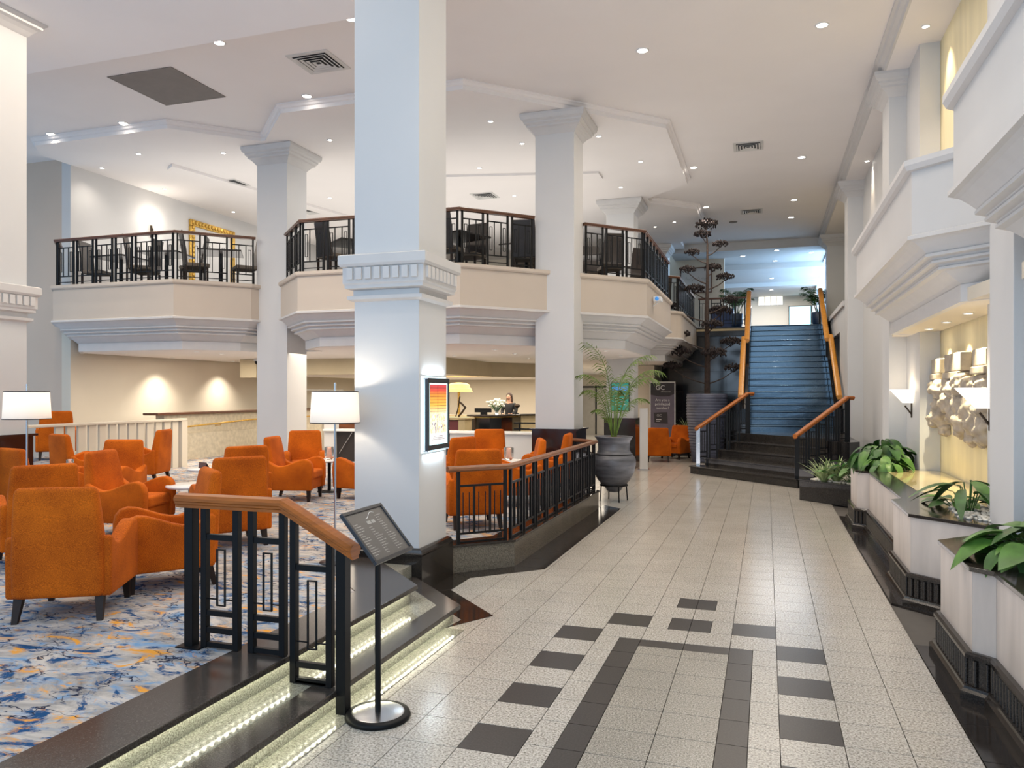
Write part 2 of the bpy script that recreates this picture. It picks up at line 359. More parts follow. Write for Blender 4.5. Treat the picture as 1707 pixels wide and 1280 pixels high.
# ------------------------------------------------------------------ mesh builder
class MB:
    def __init__(s): s.v = []; s.f = []; s.sm = []
    def add(s, vs, fs, smooth=False):
        o = len(s.v); s.v += [tuple(p) for p in vs]
        for f in fs: s.f.append([i + o for i in f]); s.sm.append(smooth)
        return s
    def box(s, x0, y0, z0, x1, y1, z1):
        v = [(x0, y0, z0), (x1, y0, z0), (x1, y1, z0), (x0, y1, z0), (x0, y0, z1), (x1, y0, z1), (x1, y1, z1), (x0, y1, z1)]
        return s.add(v, [(3, 2, 1, 0), (4, 5, 6, 7), (0, 1, 5, 4), (1, 2, 6, 5), (2, 3, 7, 6), (3, 0, 4, 7)])
    def prism(s, poly, z0, z1):
        n = len(poly)
        a = sum(poly[i][0] * poly[(i + 1) % n][1] - poly[(i + 1) % n][0] * poly[i][1] for i in range(n))
        if a < 0: poly = poly[::-1]
        v = [(x, y, z0) for x, y in poly] + [(x, y, z1) for x, y in poly]
        return s.add(v, [list(range(n))[::-1], list(range(n, 2 * n))] + [(i, (i + 1) % n, n + (i + 1) % n, n + i) for i in range(n)])
    def xprism(s, poly, fr, t0, t1, smooth=False):
        """polygon given in 2D, mapped by fr(u, v, t), extruded t0..t1"""
        n = len(poly)
        v = [fr(u, w, t0) for u, w in poly] + [fr(u, w, t1) for u, w in poly]
        return s.add(v, [list(range(n))[::-1], list(range(n, 2 * n))] + [(i, (i + 1) % n, n + (i + 1) % n, n + i) for i in range(n)], smooth)
    def bar(s, p, q, w, h=None, up=(0, 0, 1)):
        h = h or w
        p = Vector(p); q = Vector(q); d = (q - p).normalized(); u = Vector(up)
        if abs(d.dot(u)) > 0.99: u = Vector((DIRX[0], DIRX[1], 0))
        sd = d.cross(u).normalized(); u2 = sd.cross(d).normalized()
        v = []
        for c in (p, q):
            for a, b in ((-1, -1), (1, -1), (1, 1), (-1, 1)): v.append(c + sd * (a * w / 2) + u2 * (b * h / 2))
        return s.add(v, [(0, 1, 2, 3), (7, 6, 5, 4), (0, 4, 5, 1), (1, 5, 6, 2), (2, 6, 7, 3), (3, 7, 4, 0)])
    def tube(s, path, r, n=8, cap=True):
        path = [Vector(p) for p in path]; k = len(path)
        rs = r if isinstance(r, (list, tuple)) else [r] * k
        v = []; prev = None
        for i, p in enumerate(path):
            d = (path[min(i + 1, k - 1)] - path[max(i - 1, 0)]).normalized()
            a = prev if prev is not None else (Vector((1, 0, 0)) if abs(d.x) < 0.9 else Vector((0, 1, 0)))
            a = (a - d * a.dot(d)).normalized(); prev = a; b = d.cross(a)
            for j in range(n):
                t = 2 * math.pi * j / n; v.append(p + (a * math.cos(t) + b * math.sin(t)) * rs[i])
        f = []
        for i in range(k - 1):
            for j in range(n):
                j2 = (j + 1) % n; f.append((i * n + j, i * n + j2, (i + 1) * n + j2, (i + 1) * n + j))
        s.add(v, f, True)
        if cap:
            s.add([v[j] for j in range(n)], [list(range(n))[::-1]]); s.add([v[(k - 1) * n + j] for j in range(n)], [list(range(n))])
        return s
    def lathe(s, prof, cx=0, cy=0, n=32, smooth=True, cap=True):
        v = []; m = len(prof)
        for r, z in prof:
            for j in range(n):
                t = 2 * math.pi * j / n; v.append((cx + r * math.cos(t), cy + r * math.sin(t), z))
        f = [(i * n + j, i * n + (j + 1) % n, (i + 1) * n + (j + 1) % n, (i + 1) * n + j) for i in range(m - 1) for j in range(n)]
        s.add(v, f, smooth)
        if not cap: return s
        if prof[0][0] > 1e-4: s.add(v[:n], [list(range(n))[::-1]])
        if prof[-1][0] > 1e-4: s.add(v[-n:], [list(range(n))])
        return s
    def sweep(s, prof, path, closed=False, smooth=False, capped=True):
        """prof [(outward, z)], path 2D or 3D points; outward = right of travel"""
        P = [Vector((p[0], p[1])) for p in path]; Z = [p[2] if len(p) > 2 else 0 for p in path]
        k = len(P); m = len(prof); v = []
        def nrm(a, b):
            d = (b - a).normalized(); return Vector((d.y, -d.x))
        for i in range(k):
            if closed: n1 = nrm(P[i - 1], P[i]); n2 = nrm(P[i], P[(i + 1) % k])
            else:
                n1 = nrm(P[i - 1], P[i]) if i else nrm(P[0], P[1])
                n2 = nrm(P[i], P[i + 1]) if i < k - 1 else n1
                if i == 0: n1 = n2
            mt = (n1 + n2); mt = mt / max(0.3, mt.dot(n1) if mt.length > 1e-6 else 1)
            for o, z in prof: v.append((P[i].x + mt.x * o, P[i].y + mt.y * o, Z[i] + z))
        f = []
        for i in range(k if closed else k - 1):
            for j in range(m):
                i2 = (i + 1) % k; j2 = (j + 1) % m
                f.append((i * m + j, i * m + j2, i2 * m + j2, i2 * m + j))
        s.add(v, f, smooth)
        if not closed and capped:
            s.add(v[:m], [list(range(m))[::-1]]); s.add(v[-m:], [list(range(m))])
        return s
    def ico(s, c, r, sub=1, jit=0.0, rot=0.0):
        t = (1 + 5 ** 0.5) / 2
        vs = [Vector(p).normalized() for p in ((-1, t, 0), (1, t, 0), (-1, -t, 0), (1, -t, 0), (0, -1, t), (0, 1, t), (0, -1, -t), (0, 1, -t), (t, 0, -1), (t, 0, 1), (-t, 0, -1), (-t, 0, 1))]
        fs = [(0, 11, 5), (0, 5, 1), (0, 1, 7), (0, 7, 10), (0, 10, 11), (1, 5, 9), (5, 11, 4), (11, 10, 2), (10, 7, 6), (7, 1, 8), (3, 9, 4), (3, 4, 2), (3, 2, 6), (3, 6, 8), (3, 8, 9), (4, 9, 5), (2, 4, 11), (6, 2, 10), (8, 6, 7), (9, 8, 1)]
        for _ in range(sub):
            nf = []; mid = {}
            def md(a, b):
                k = (min(a, b), max(a, b))
                if k not in mid: vs.append(((vs[a] + vs[b]) / 2).normalized()); mid[k] = len(vs) - 1
                return mid[k]
            for a, b, c3 in fs:
                x, y, z = md(a, b), md(b, c3), md(c3, a); nf += [(a, x, z), (b, y, x), (c3, z, y), (x, y, z)]
            fs = nf
        rr = r if isinstance(r, (tuple, list)) else (r, r, r)
        out = []
        for p in vs:
            q = Vector((p.x * rr[0], p.y * rr[1], p.z * rr[2])) * (1 + rnd.uniform(-jit, jit))
            if rot: q.rotate(Quaternion((1, 0, 0), rot))
            out.append(q + Vector(c))
        return s.add(out, fs, True)
    def mesh(s, name):
        me = bpy.data.meshes.new(name)
        me.from_pydata(s.v, [], s.f)
        me.polygons.foreach_set('use_smooth', s.sm)
        me.update()
        return me
DIRX = (1, 0)

def obj(name, mb, m, parent=None, kind=None, label=None, bevel=0, seg=2, sub=0):
    """parts are written in world coordinates; the parent's location is taken off"""
    if parent is not None:
        l = WLOC.get(parent.name, Vector((0, 0, 0)))
        mb.v = [(x - l.x, y - l.y, z - l.z) for x, y, z in mb.v]
    me = mb.mesh(name)
    o = bpy.data.objects.new(name, me)
    COL.objects.link(o)
    me.materials.append(M[m] if isinstance(m, str) else m)
    if parent is not None:
        o.parent = parent
        WLOC[o.name] = WLOC.get(parent.name, Vector((0, 0, 0)))
    else: WLOC[o.name] = Vector((0, 0, 0))
    if kind: o['kind'] = kind
    if label: o['label'] = label
    if bevel:
        b = o.modifiers.new('bevel', 'BEVEL'); b.width = bevel; b.segments = seg; b.limit_method = 'ANGLE'; b.angle_limit = R(35)
    if sub:
        b = o.modifiers.new('sub', 'SUBSURF'); b.levels = sub; b.render_levels = sub
    return o
WLOC = {}
def thing(name, label, cat, loc=(0, 0, 0), rotz=0, group=None):
    o = bpy.data.objects.new(name, None); COL.objects.link(o)
    o.empty_display_size = 0.1
    o.location = loc; o.rotation_euler = (0, 0, rotz)
    o['label'] = label; o['category'] = cat
    if group: o['group'] = group
    WLOC[o.name] = Vector(loc)
    return o
def tag(o, label, cat, group=None, kind=None):
    o['label'] = label; o['category'] = cat
    if group: o['group'] = group
    if kind: o['kind'] = kind
    return o
def struct(name, mb, m, parent=None, **k):
    return obj(name, mb, m, parent, kind='structure' if parent is None else None, **k)
def proto(name, label, cat): return thing(name, label, cat, (0, 0, 0))
used = set()
def place(root, loc, rotz, label=None, group=None, scale=None):
    """first call moves the prototype itself, later calls copy it with its parts and sub-parts"""
    if root.name not in used:
        used.add(root.name); r = root
    else:
        r = root.copy(); COL.objects.link(r)
        for ch in list(root.children):
            c = ch.copy(); COL.objects.link(c); c.parent = r
            for g2 in ch.children:
                d = g2.copy(); COL.objects.link(d); d.parent = c
    r.location = loc; r.rotation_euler = (0, 0, rotz)
    if scale: r.scale = (scale,) * 3
    if label: r['label'] = label
    if group: r['group'] = group
    return r
def share(name, me, m, parent, loc, rot=(0, 0, 0), sc=(1, 1, 1)):
    o = bpy.data.objects.new(name, me); COL.objects.link(o)
    if not me.materials: me.materials.append(M[m])
    l = WLOC.get(parent.name, Vector((0, 0, 0))) if parent else Vector((0, 0, 0))
    o.parent = parent; o.location = Vector(loc) - l; o.rotation_euler = rot; o.scale = sc
    return o
def rect(x0, y0, x1, y1): return [(x0, y0), (x1, y0), (x1, y1), (x0, y1)]

# ------------------------------------------------------------------ hall floor: granite tiles
T = 0.338
fl = struct('floor', MB().box(-15.5, 0.0, -0.25, 2.4, 36.5, -0.02), 'grout')
GX = [0.072 + T * k for k in range(-9, 4)]           # -2.97 ... 1.086
cells = []
def row_lines(phase, y0, y1):
    k = math.ceil((y0 - phase) / T); out = []
    while phase + T * k < y1: out.append(phase + T * k); k += 1
    return out
for i in range(len(GX) - 1):
    xa, xb = GX[i], GX[i + 1]
    centre = -1.29 < (xa + xb) / 2 < 0.08
    ph = 6.14 if centre else 6.316
    ys = row_lines(ph, 1.6, 24.5)
    for ya in ys:
        yb = ya + T; mx = (xa + xb) / 2; my = (ya + yb) / 2
        if centre and yb < 6.15:
            if mx < -0.95: cells += [(xa, -1.112, ya, yb, 0), (-1.112, xb, ya, yb, 1)]
            elif mx > -0.26: cells += [(xa, -0.098, ya, yb, 1), (-0.098, xb, ya, yb, 0)]
            else:
                if yb > 6.1: cells += [(xa, xb, ya, yb - 0.16, 2), (xa, xb, yb - 0.16, yb, 1)]
                else: cells.append((xa, xb, ya, yb, 2))
            continue
        k = round((ya - 6.316) / T) if not centre else None
        dark = 0
        if not centre and (abs(mx - (-1.45)) < 0.1 or abs(mx - 0.241) < 0.1):
            if k <= -1 and (k + 1) % 2 == 0 and k >= -9: dark = 1
        if centre and abs(ya - 6.478) < 0.02 and (mx < -0.95 or mx > -0.26): dark = 1
        if centre and -0.95 < mx < -0.26 and (abs(ya - 6.478) < 0.02 or abs(ya - 7.154) < 0.02):
            if mx < -0.605: cells += [(xa, -0.775, ya, yb, 0), (-0.775, xb, ya, yb, 1)]
            else: cells += [(xa, -0.436, ya, yb, 1), (-0.436, xb, ya, yb, 0)]
            continue
        cells.append((xa, xb, ya, yb, dark))
cells.sort(key=lambda c: c[2])
g = 0.0024; tile_mesh = {}; far_t = {0: MB(), 1: MB(), 2: MB()}; cnt = 0
TM = ['floor_granite', 'dark_tile', 'fine_granite']
for xa, xb, ya, yb, d in cells:
    if yb < 2.6: continue
    if cnt < 296:
        key = (round(xb - xa, 3), round(yb - ya, 3), d)
        if key not in tile_mesh:
            w, h = (xb - xa) / 2 - g, (yb - ya) / 2 - g
            mb = MB().box(-w, -h, -0.02, w, h, 0); me = mb.mesh('tile'); tile_mesh[key] = me
        share('tile', tile_mesh[key], TM[d], fl, ((xa + xb) / 2, (ya + yb) / 2, 0)); cnt += 1
    else: far_t[d].box(xa + g, ya + g, -0.02, xb - g, yb - g, 0)
# paving past the second pillar, running on to the lift lobby
for i in range(10):
    for k in range(64):
        xa = GX[0] - T * (i + 1); ya = 13.75 + T * k
        far_t[0].box(xa + g, ya + g, -0.02, xa + T - g, ya + T - g, 0)
for d in (0,):
    o = obj('tile', far_t[d], TM[d], fl); o['kind'] = 'stuff'
far_slab = struct('floor', MB().box(-15.5, 0.0, -0.019, -6.4, 36.5, -0.004).box(-6.4, 35.2, -0.019, 2.2, 36.5, -0.004), 'floor_granite')

# black granite border strips let into the floor
def border(poly_list, label):
    t = thing('floor_border', label, 'floor border', (poly_list[0][0][0], poly_list[0][0][1], 0))
    for p in poly_list: obj('slab', MB().prism(p, -0.018, 0.003), 'black_granite', t, bevel=0.0008, seg=1)
    return t
border([[(-2.53, 5.93), (-2.27, 6.38), (-2.97, 7.09), (-3.20, 6.90), (-2.49, 6.18)],
        [(-2.97, 7.095), (-2.97, 7.60), (-3.20, 7.75), (-3.20, 6.905)],
        [(-2.97, 7.605), (-2.33, 8.25), (-2.69, 8.30), (-3.20, 7.755)]] +
       [[(-2.33, 8.255 + 0.47 * k), (-2.33, 8.25 + 0.47 * (k + 1)), (-2.70, 8.25 + 0.47 * (k + 1)), (-2.70, 8.305 + 0.47 * k if k == 0 else 8.255 + 0.47 * k)] for k in range(10)] +
       [[(-2.33, 12.955), (-2.70, 13.30), (-2.70, 12.955)]],
       'polished black granite strip in the floor along the foot of the pillar and lounge railing')
border([[(1.10, 7.93 + 0.55 * k), (1.10, 8.475 + 0.55 * k), (1.42, 8.475 + 0.55 * k), (1.42, 7.93 + 0.55 * k)] for k in range(9)] +
       [[(1.10, 12.885), (1.10, 13.28), (1.25, 13.20), (1.42, 12.885)], [(1.10, 7.925), (1.42, 7.60), (1.42, 7.925)]],
       'polished black granite strip in the floor below the farther marble planter')
border([[(1.09, 6.66 - 0.5 * k), (1.09, 6.165 - 0.5 * k), (1.5, 6.165 - 0.5 * k), (1.5, 6.66 - 0.5 * k)] for k in range(8)],
       'polished black granite strip in the floor below the nearest marble planter')

# ------------------------------------------------------------------ raised lounge and its two lit steps
LZ = 0.30
lounge = [(-3.25, 0.2), (-3.25, 5.70), (-4.0, 6.45), (-4.0, 8.0), (-3.3, 7.9), (-2.95, 8.35), (-2.95, 12.7), (-3.9, 13.6), (-3.9, 17.0), (-14.45, 17.0), (-14.45, 0.2)]
struct('floor', MB().prism(lounge, 0.0, LZ), 'carpet')
st = thing('lounge_steps', 'two long dark granite steps up to the lounge with small lights under their edges', 'steps', (-2.84, 4.0, 0))
# top band, nosing, risers and treads
obj('top_slab', MB().prism([(-2.84, 0.2), (-2.84, 6.055), (-3.70, 6.915), (-4.0, 6.915), (-4.0, 6.45), (-3.25, 5.70), (-3.25, 0.2)], LZ - 0.035, LZ + 0.004), 'step_granite', st, bevel=0.006)
obj('riser', MB().prism([(-2.90, 0.2), (-2.90, 6.03), (-3.76, 6.89), (-3.3, 6.89), (-3.3, 0.2)], 0.15, LZ - 0.036), 'riser_granite', st)
obj('tread', MB().prism([(-2.66, 0.2), (-2.66, 6.04), (-3.25, 6.63), (-3.5, 6.63), (-2.90, 6.03), (-2.90, 0.2)], 0.112, 0.149), 'riser_granite', st)
obj('nosing', MB().prism([(-2.47, 0.2), (-2.47, 6.115), (-3.26, 6.905), (-3.76, 6.905), (-3.5, 6.64), (-3.25, 6.635), (-2.662, 6.045), (-2.662, 0.2)], 0.112, 0.15), 'step_granite', st, bevel=0.006)
obj('riser', MB().prism([(-2.53, 0.2), (-2.53, 6.09), (-3.32, 6.88), (-3.9, 6.88), (-3.9, 0.2)], 0.0, 0.111), 'riser_granite', st)
obj('light_channel', MB().box(-2.53, 0.2, 0.0, -2.36, 5.92, 0.005), 'riser_granite', st)
for x, z, y1 in ((-2.875, LZ - 0.042, 5.98), (-2.505, 0.105, 6.03)):
    dots = MB()
    y = 0.5
    while y < y1:
        dots.box(x - 0.006, y - 0.008, z, x + 0.006, y + 0.008, z + 0.006); y += 0.06
    o = obj('light_strip', dots, 'led', st); o['kind'] = 'stuff'
    light('step_light', 'AREA', (x + 0.005, (0.5 + y1) / 2, z - 0.004), 2.1, (0.96, 1.0, 0.80), 0.016, y1 - 0.6, rot=(0, R(8), 0))
# kerb under the lounge railing between the two pillars
kerb = [(-3.26, 7.70), (-2.69, 8.27), (-2.69, 12.86), (-3.26, 13.42)]
kb = thing('kerb', 'low dark granite kerb carrying the railing between the two white pillars', 'kerb', (-2.8, 10.4, 0))
obj('kerb_face', MB().prism(kerb + [(-3.6, 13.42), (-3.0, 12.7), (-3.0, 8.4), (-3.6, 7.7)], 0, LZ - 0.02), 'kerb_granite', kb)
obj('kerb_top', MB().prism([(-3.25, 7.69), (-2.67, 8.26), (-2.67, 12.87), (-3.25, 13.43)] + [(-3.6, 13.42), (-3.0, 12.7), (-3.0, 8.4), (-3.6, 7.7)], LZ - 0.02, LZ + 0.006), 'black_granite', kb, bevel=0.004)

# ------------------------------------------------------------------ pillars
CAPITAL = [(0.004, 6.60), (0.02, 6.62), (0.05, 6.66), (0.09, 6.70), (0.13, 6.72), (0.13, 6.75), (0.17, 6.78), (0.17, 6.81), (0.21, 6.84), (0.23, 6.90), (0.23, 6.945), (-0.05, 6.945), (-0.05, 6.60)]
BAND = [(0.004, 2.87), (0.05, 2.89), (0.055, 2.925), (0.006, 2.93), (0.006, 2.985), (0.07, 3.0), (0.07, 3.03), (0.085, 3.05), (0.085, 3.205), (0.105, 3.215), (0.12, 3.24), (0.12, 3.325), (0.10, 3.335), (-0.05, 3.34), (-0.05, 2.87)]
def pillar(x0, y0, w, d, label, plinth=None, band=False, z0=0, zt=6.94, group=None, pz0=0):
    t = thing('pillar', label, 'pillar', (x0 + w / 2, y0 + d / 2, z0), group=group)
    obj('shaft', MB().box(x0, y0, z0, x0 + w, y0 + d, zt), 'pillar_paint', t, bevel=0.006)
    sq = [(x0, y0), (x0 + w, y0), (x0 + w, y0 + d), (x0, y0 + d)]
    obj('capital', MB().sweep(CAPITAL, sq, True), 'trim_paint', t)
    if band:
        obj('moulding', MB().sweep(BAND, sq, True), 'trim_paint', t)
        me = MB().box(-0.033, -0.014, 0, 0.033, 0.014, 0.115).mesh('dentil')
        for k in range(8):
            f = -0.045 + (w + 0.09) * (k + 0.5) / 8
            share('dentil', me, 'trim_paint', t, (x0 + f, y0 - 0.097, 3.085))
            f = -0.045 + (d + 0.09) * (k + 0.5) / 8
            share('dentil', me, 'trim_paint', t, (x0 + w + 0.097, y0 + f, 3.085), rot=(0, 0, R(90)))
    if plinth:
        P = [(0.0, pz0), (0.055, pz0), (0.055, plinth - 0.07), (0.065, plinth - 0.05), (0.05, plinth - 0.04), (0.04, plinth - 0.012), (0.015, plinth), (-0.02, plinth), (-0.02, pz0)]
        if plinth > 1: P = [(0.0, pz0), (0.05, pz0), (0.05, plinth - 0.03), (0.09, plinth - 0.028), (0.09, plinth), (-0.02, plinth), (-0.02, pz0)]
        obj('plinth', MB().sweep(P, sq, True), 'black_granite' if plinth < 1 else 'black_marble', t)
    return t
pillar(-3.97, 6.955, 0.72, 0.68, 'nearest white square pillar, with dentil moulding and a backlit poster on its side', 0.42, True)
pillar(-9.91, 6.955, 0.72, 0.68, 'white square pillar cut by the left edge of the photo, with dentil moulding', 1.42, True, pz0=0.3)
pillar(-3.97, 13.42, 0.72, 0.70, 'white square pillar with a tall black base where the lounge railing ends', 1.31, pz0=0)
pillar(-9.91, 13.42, 0.72, 0.70, 'white square pillar between the left balcony and the middle balcony')
pillar(-3.97, 19.95, 0.72, 0.70, 'white square pillar with a green display screen, behind the potted palm', 1.30)
pillar(-3.97, 26.45, 0.72, 0.70, 'white square pillar on the upper level left of the framed picture')
pillar(1.83, 6.955, 0.72, 0.68, 'nearest white pillar on the right wall, in front of the second wall lamp')
pillar(1.83, 13.42, 0.60, 0.70, 'white pillar on the right wall just left of the niche with the stone relief')
pillar(1.83, 19.95, 0.60, 0.70, 'white pillar on the right wall beside the foot of the dark stair')
pillar(1.83, 26.45, 0.60, 0.70, 'white pillar on the right at the head of the dark stair')

# ------------------------------------------------------------------ walls and ceilings
struct('wall_left', MB().box(-14.75, 13.1, 0, -14.5, 36.2, 4.0), 'cream_wall')
struct('wall_left', MB().box(-14.75, 13.1, 4.0, -14.5, 36.2, 7.1), 'plaster')
struct('wall_left', MB().box(-19.0, 13.1, 0, -14.75, 13.4, 7.1), 'warm_wall')
wr = MB().box(2.35, 0.5, 0, 2.6, 27.5, 7.1)
struct('wall_right', wr, 'gold_wall')
for ya, yb in ((7.63, 8.75), (12.33, 13.43), (5.85, 6.96)):
    struct('wall_right', MB().box(2.08, ya, 0, 2.345, yb, 6.94), 'pillar_paint')
struct('wall_right', MB().box(2.17, 14.11, 0, 2.345, 19.95, 6.94), 'pillar_paint')
# wall beside the stair with a dark doorway
struct('wall_right', MB().box(1.83, 20.66, 0, 2.2, 22.0, 4.1).box(1.83, 24.6, 0, 2.2, 26.44, 4.1).box(1.83, 22.0, 3.55, 2.2, 24.6, 4.1), 'pillar_paint')
struct('door_1', MB().box(2.12, 22.0, 0.9, 2.19, 24.6, 3.55), 'black_marble')
struct('trim_1', MB().sweep([(0, 4.1), (0.05, 4.1), (0.05, 4.22), (-0.35, 4.22), (-0.35, 4.1)], [(1.83, 26.44), (1.83, 20.66)]), 'trim_paint')
struct('wall_right', MB().box(1.98, 27.16, 4.1, 2.2, 28.4, 6.94).box(1.98, 34.8, 4.1, 2.2, 38.2, 6.94).box(1.98, 28.4, 6.75, 2.2, 34.8, 6.94).box(1.98, 28.4, 4.1, 2.2, 34.8, 4.7), 'pillar_paint')
# ceilings
struct('ceiling', MB().box(-19, 0.0, 7.1, 2.6, 27.5, 7.3), 'ceiling_paint')
soff = [(-14.5, 12.35), (-14.05, 11.85), (-10.75, 11.85), (-9.55, 13.05), (-9.45, 13.05), (-8.25, 11.85), (-4.75, 11.85), (-1.8, 14.8), (-1.8, 18.9), (-2.9, 20.0), (-2.9, 20.5), (-1.8, 21.6), (-1.8, 25.2), (-2.7, 26.1), (-2.7, 27.4), (-14.5, 27.4)]
struct('ceiling', MB().prism(soff, 6.95, 7.1), 'ceiling_paint')
struct('trim_2', MB().sweep([(0.0, 7.02), (0.03, 7.03), (0.05, 7.06), (0.08, 7.075), (0.08, 7.099), (0.0, 7.099)], soff[:-2]), 'ceiling_paint')
struct('ceiling', MB().box(-19, 0.0, 6.80, -3.9, 8.88, 7.099), 'lit_ceiling_paint')
# shallow inner steps of the mezzanine ceiling
struct('trim_3', MB().prism([(-12.6, 13.9), (-12.3, 13.7), (-10.9, 20.5), (-11.3, 20.5)], 6.89, 6.949).prism([(-9.0, 16.3), (-8.6, 16.0), (-3.6, 17.2), (-3.6, 17.7)], 6.90, 6.949), 'ceiling_paint')
# right side soffit and crown
struct('ceiling', MB().box(1.76, 0.5, 6.94, 2.6, 27.4, 7.099), 'ceiling_paint')
struct('trim_4', MB().sweep([(0, 6.94), (0.03, 6.94), (0.05, 6.99), (0.10, 7.02), (0.12, 7.06), (0.16, 7.07), (0.16, 7.099), (0, 7.099)], [(1.76, 27.4), (1.76, 0.5)]), 'trim_paint')
# upper lobby beyond the stair
struct('ceiling', MB().box(-3.2, 27.5, 6.82, 2.2, 30.6, 7.1).box(-3.2, 30.6, 6.62, 2.2, 34.4, 7.1).box(-3.2, 34.4, 6.45, 2.2, 38.4, 7.1), 'plaster')
struct('floor', MB().box(-14.5, 26.22, 3.82, 2.2, 38.4, 4.10), 'stair_granite')
struct('wall_back', MB().box(-3.2, 38.2, 4.1, 2.2, 38.45, 7.1), 'cream_wall')
struct('wall_back', MB().box(-14.5, 27.4, 4.1, -3.4, 27.6, 7.1).box(-3.4, 29.0, 4.1, -1.45, 29.25, 7.1), 'cream_wall')
w = struct('window_1', MB().box(-0.37, 38.16, 6.05, 0.73, 38.21, 6.07).box(-0.37, 38.16, 6.45, 0.73, 38.21, 6.47), 'white_plastic')
for k in range(5): obj('window_bar', MB().box(-0.37 + 0.27 * k, 38.15, 6.06, -0.345 + 0.27 * k, 38.2, 6.46), 'white_plastic', w)
for k in range(4): obj('pane', MB().box(-0.34 + 0.27 * k, 38.17, 6.07, -0.105 + 0.27 * k, 38.19, 6.45), 'window_glow', w)
w2 = struct('window_2', MB().box(2.0, 28.4, 4.7, 2.15, 28.46, 6.75).box(2.0, 34.74, 4.7, 2.15, 34.8, 6.75), 'white_plastic')
for k in range(1, 5): obj('mullion', MB().box(2.05, 28.4 + 1.28 * k - 0.03, 4.7, 2.12, 28.4 + 1.28 * k + 0.03, 6.75), 'white_plastic', w2)
t = thing('wall_screen', 'bright pale screen glowing on the far wall at the head of the stair', 'screen', (1.4, 38.1, 4.9))
obj('bezel', MB().box(0.98, 38.12, 5.0, 1.96, 38.19, 5.98), 'black_metal', t); obj('display', MB().box(1.01, 38.10, 5.03, 1.93, 38.125, 5.95), 'screen_glow', t)
# walls under the mezzanine
struct('wall_back', MB().box(-14.5, 26.5, 0, -6.7, 26.7, 2.82), 'cream_wall')
struct('wall_back', MB().box(-9.5, 36.0, 0, -3.0, 36.2, 2.82), 'cream_wall')
struct('wall_side', MB().box(-3.4, 26.75, 0, -3.2, 36.0, 2.82), 'cream_wall')
struct('wall_side', MB().box(-3.9, 24.5, 0, -3.35, 26.5, 2.82), 'cream_wall')
struct('ceiling', MB().box(-14.5, 27.0, 2.82, -3.2, 36.2, 2.95), 'ceiling_paint')
for k, x in enumerate((-8.45, -7.6)):
    dr = struct('door_%d' % (2 + k), MB().box(x, 35.95, 0.0, x + 0.78, 36.0, 2.2), 'door_metal')
    obj('door_frame', MB().box(x - 0.05, 35.9, 0, x, 36.0, 2.28).box(x + 0.78, 35.9, 0, x + 0.82, 36.0, 2.28).box(x - 0.05, 35.9, 2.2, x + 0.82, 36, 2.28), 'dark_metal', dr)
# bulkhead over the reception
bh = [(-13.0, 26.4), (-13.0, 17.25), (-7.5, 17.4), (-7.5, 21.0), (-6.3, 22.6), (-6.3, 26.4)]
struct('trim_5', MB().sweep([(0, 2.42), (0, 2.84), (-0.15, 2.84), (-0.15, 2.42)], bh), 'beige_bulkhead')
struct('ceiling', MB().prism([(-12.9, 26.4), (-12.9, 17.35), (-7.6, 17.5), (-7.6, 21.05), (-6.4, 22.65), (-6.4, 26.4)], 2.43, 2.5), 'ceiling_paint')
# black stone wall under the gallery
bw = struct('wall_stair', MB().box(-3.35, 26.42, 0, -0.55, 26.72, 3.98), 'grout')
for i in range(4):
    for j in range(6):
        x0 = -3.35 + 0.7 * i; z0 = 0.02 + 0.66 * j
        obj('marble_panel', MB().box(x0 + 0.003, 26.40, z0 + 0.003, x0 + 0.697, 26.425, z0 + 0.657), 'black_marble', bw)
struct('trim_6', MB().box(-2.2, 26.2, 3.98, -0.55, 26.42, 4.05), 'beige_panel')

# ------------------------------------------------------------------ balconies on the left
Y1 = 12.18
BP = [(-14.75, 12.98), (-13.95, Y1), (-10.9, Y1), (-9.90, 13.22), (-9.82, 13.65), (-9.28, 13.65), (-9.20, 13.22), (-8.12, Y1), (-4.93, Y1), (-3.6, 13.58), (-2.2, 15.05), (-2.2, 18.95), (-3.25, 20.0), (-3.25, 20.3), (-2.3, 21.2), (-2.2, 21.35), (-2.2, 26.3)]
def inset(path, d):
    P = [Vector(p) for p in path]; out = []
    for i in range(len(P)):
        def nr(a, b): q = (b - a).normalized(); return Vector((q.y, -q.x))
        n1 = nr(P[i - 1], P[i]) if i else nr(P[0], P[1]); n2 = nr(P[i], P[i + 1]) if i < len(P) - 1 else n1
        mt = n1 + n2; mt = mt / max(0.3, mt.dot(n1)); out.append((P[i].x - mt.x * d, P[i].y - mt.y * d))
    return out
CORB = [(0.012, 3.445), (0.038, 3.435), (0.038, 3.40), (0.0, 3.392), (-0.03, 3.375), (-0.09, 3.325), (-0.14, 3.275), (-0.125, 3.268), (-0.125, 3.242), (-0.185, 3.232), (-0.198, 3.212), (-0.182, 3.206), (-0.182, 3.184), (-0.245, 3.174), (-0.258, 3.154), (-0.243, 3.148), (-0.243, 3.124), (-0.30, 3.115), (-0.34, 3.085), (-0.42, 3.02), (-0.462, 2.992), (-0.45, 2.985), (-0.45, 2.82), (-0.52, 2.82), (-0.52, 3.445)]
COPE = [(0.0, 4.07), (0.03, 4.075), (0.045, 4.10), (0.045, 4.15), (0.02, 4.158), (-0.16, 4.158), (-0.16, 4.07)]
bal = thing('balcony', 'long cream balcony front with angled bays and stepped moulding on the left, above the lounge', 'balcony', (-6.5, 13, 2.82))
obj('fascia', MB().sweep([(0, 3.42), (0, 4.09), (-0.12, 4.09), (-0.12, 3.42)], BP), 'fascia_paint', bal)
obj('coping', MB().sweep(COPE, BP), 'fascia_paint', bal)
obj('corbel', MB().sweep(CORB, BP), 'trim_paint', bal)
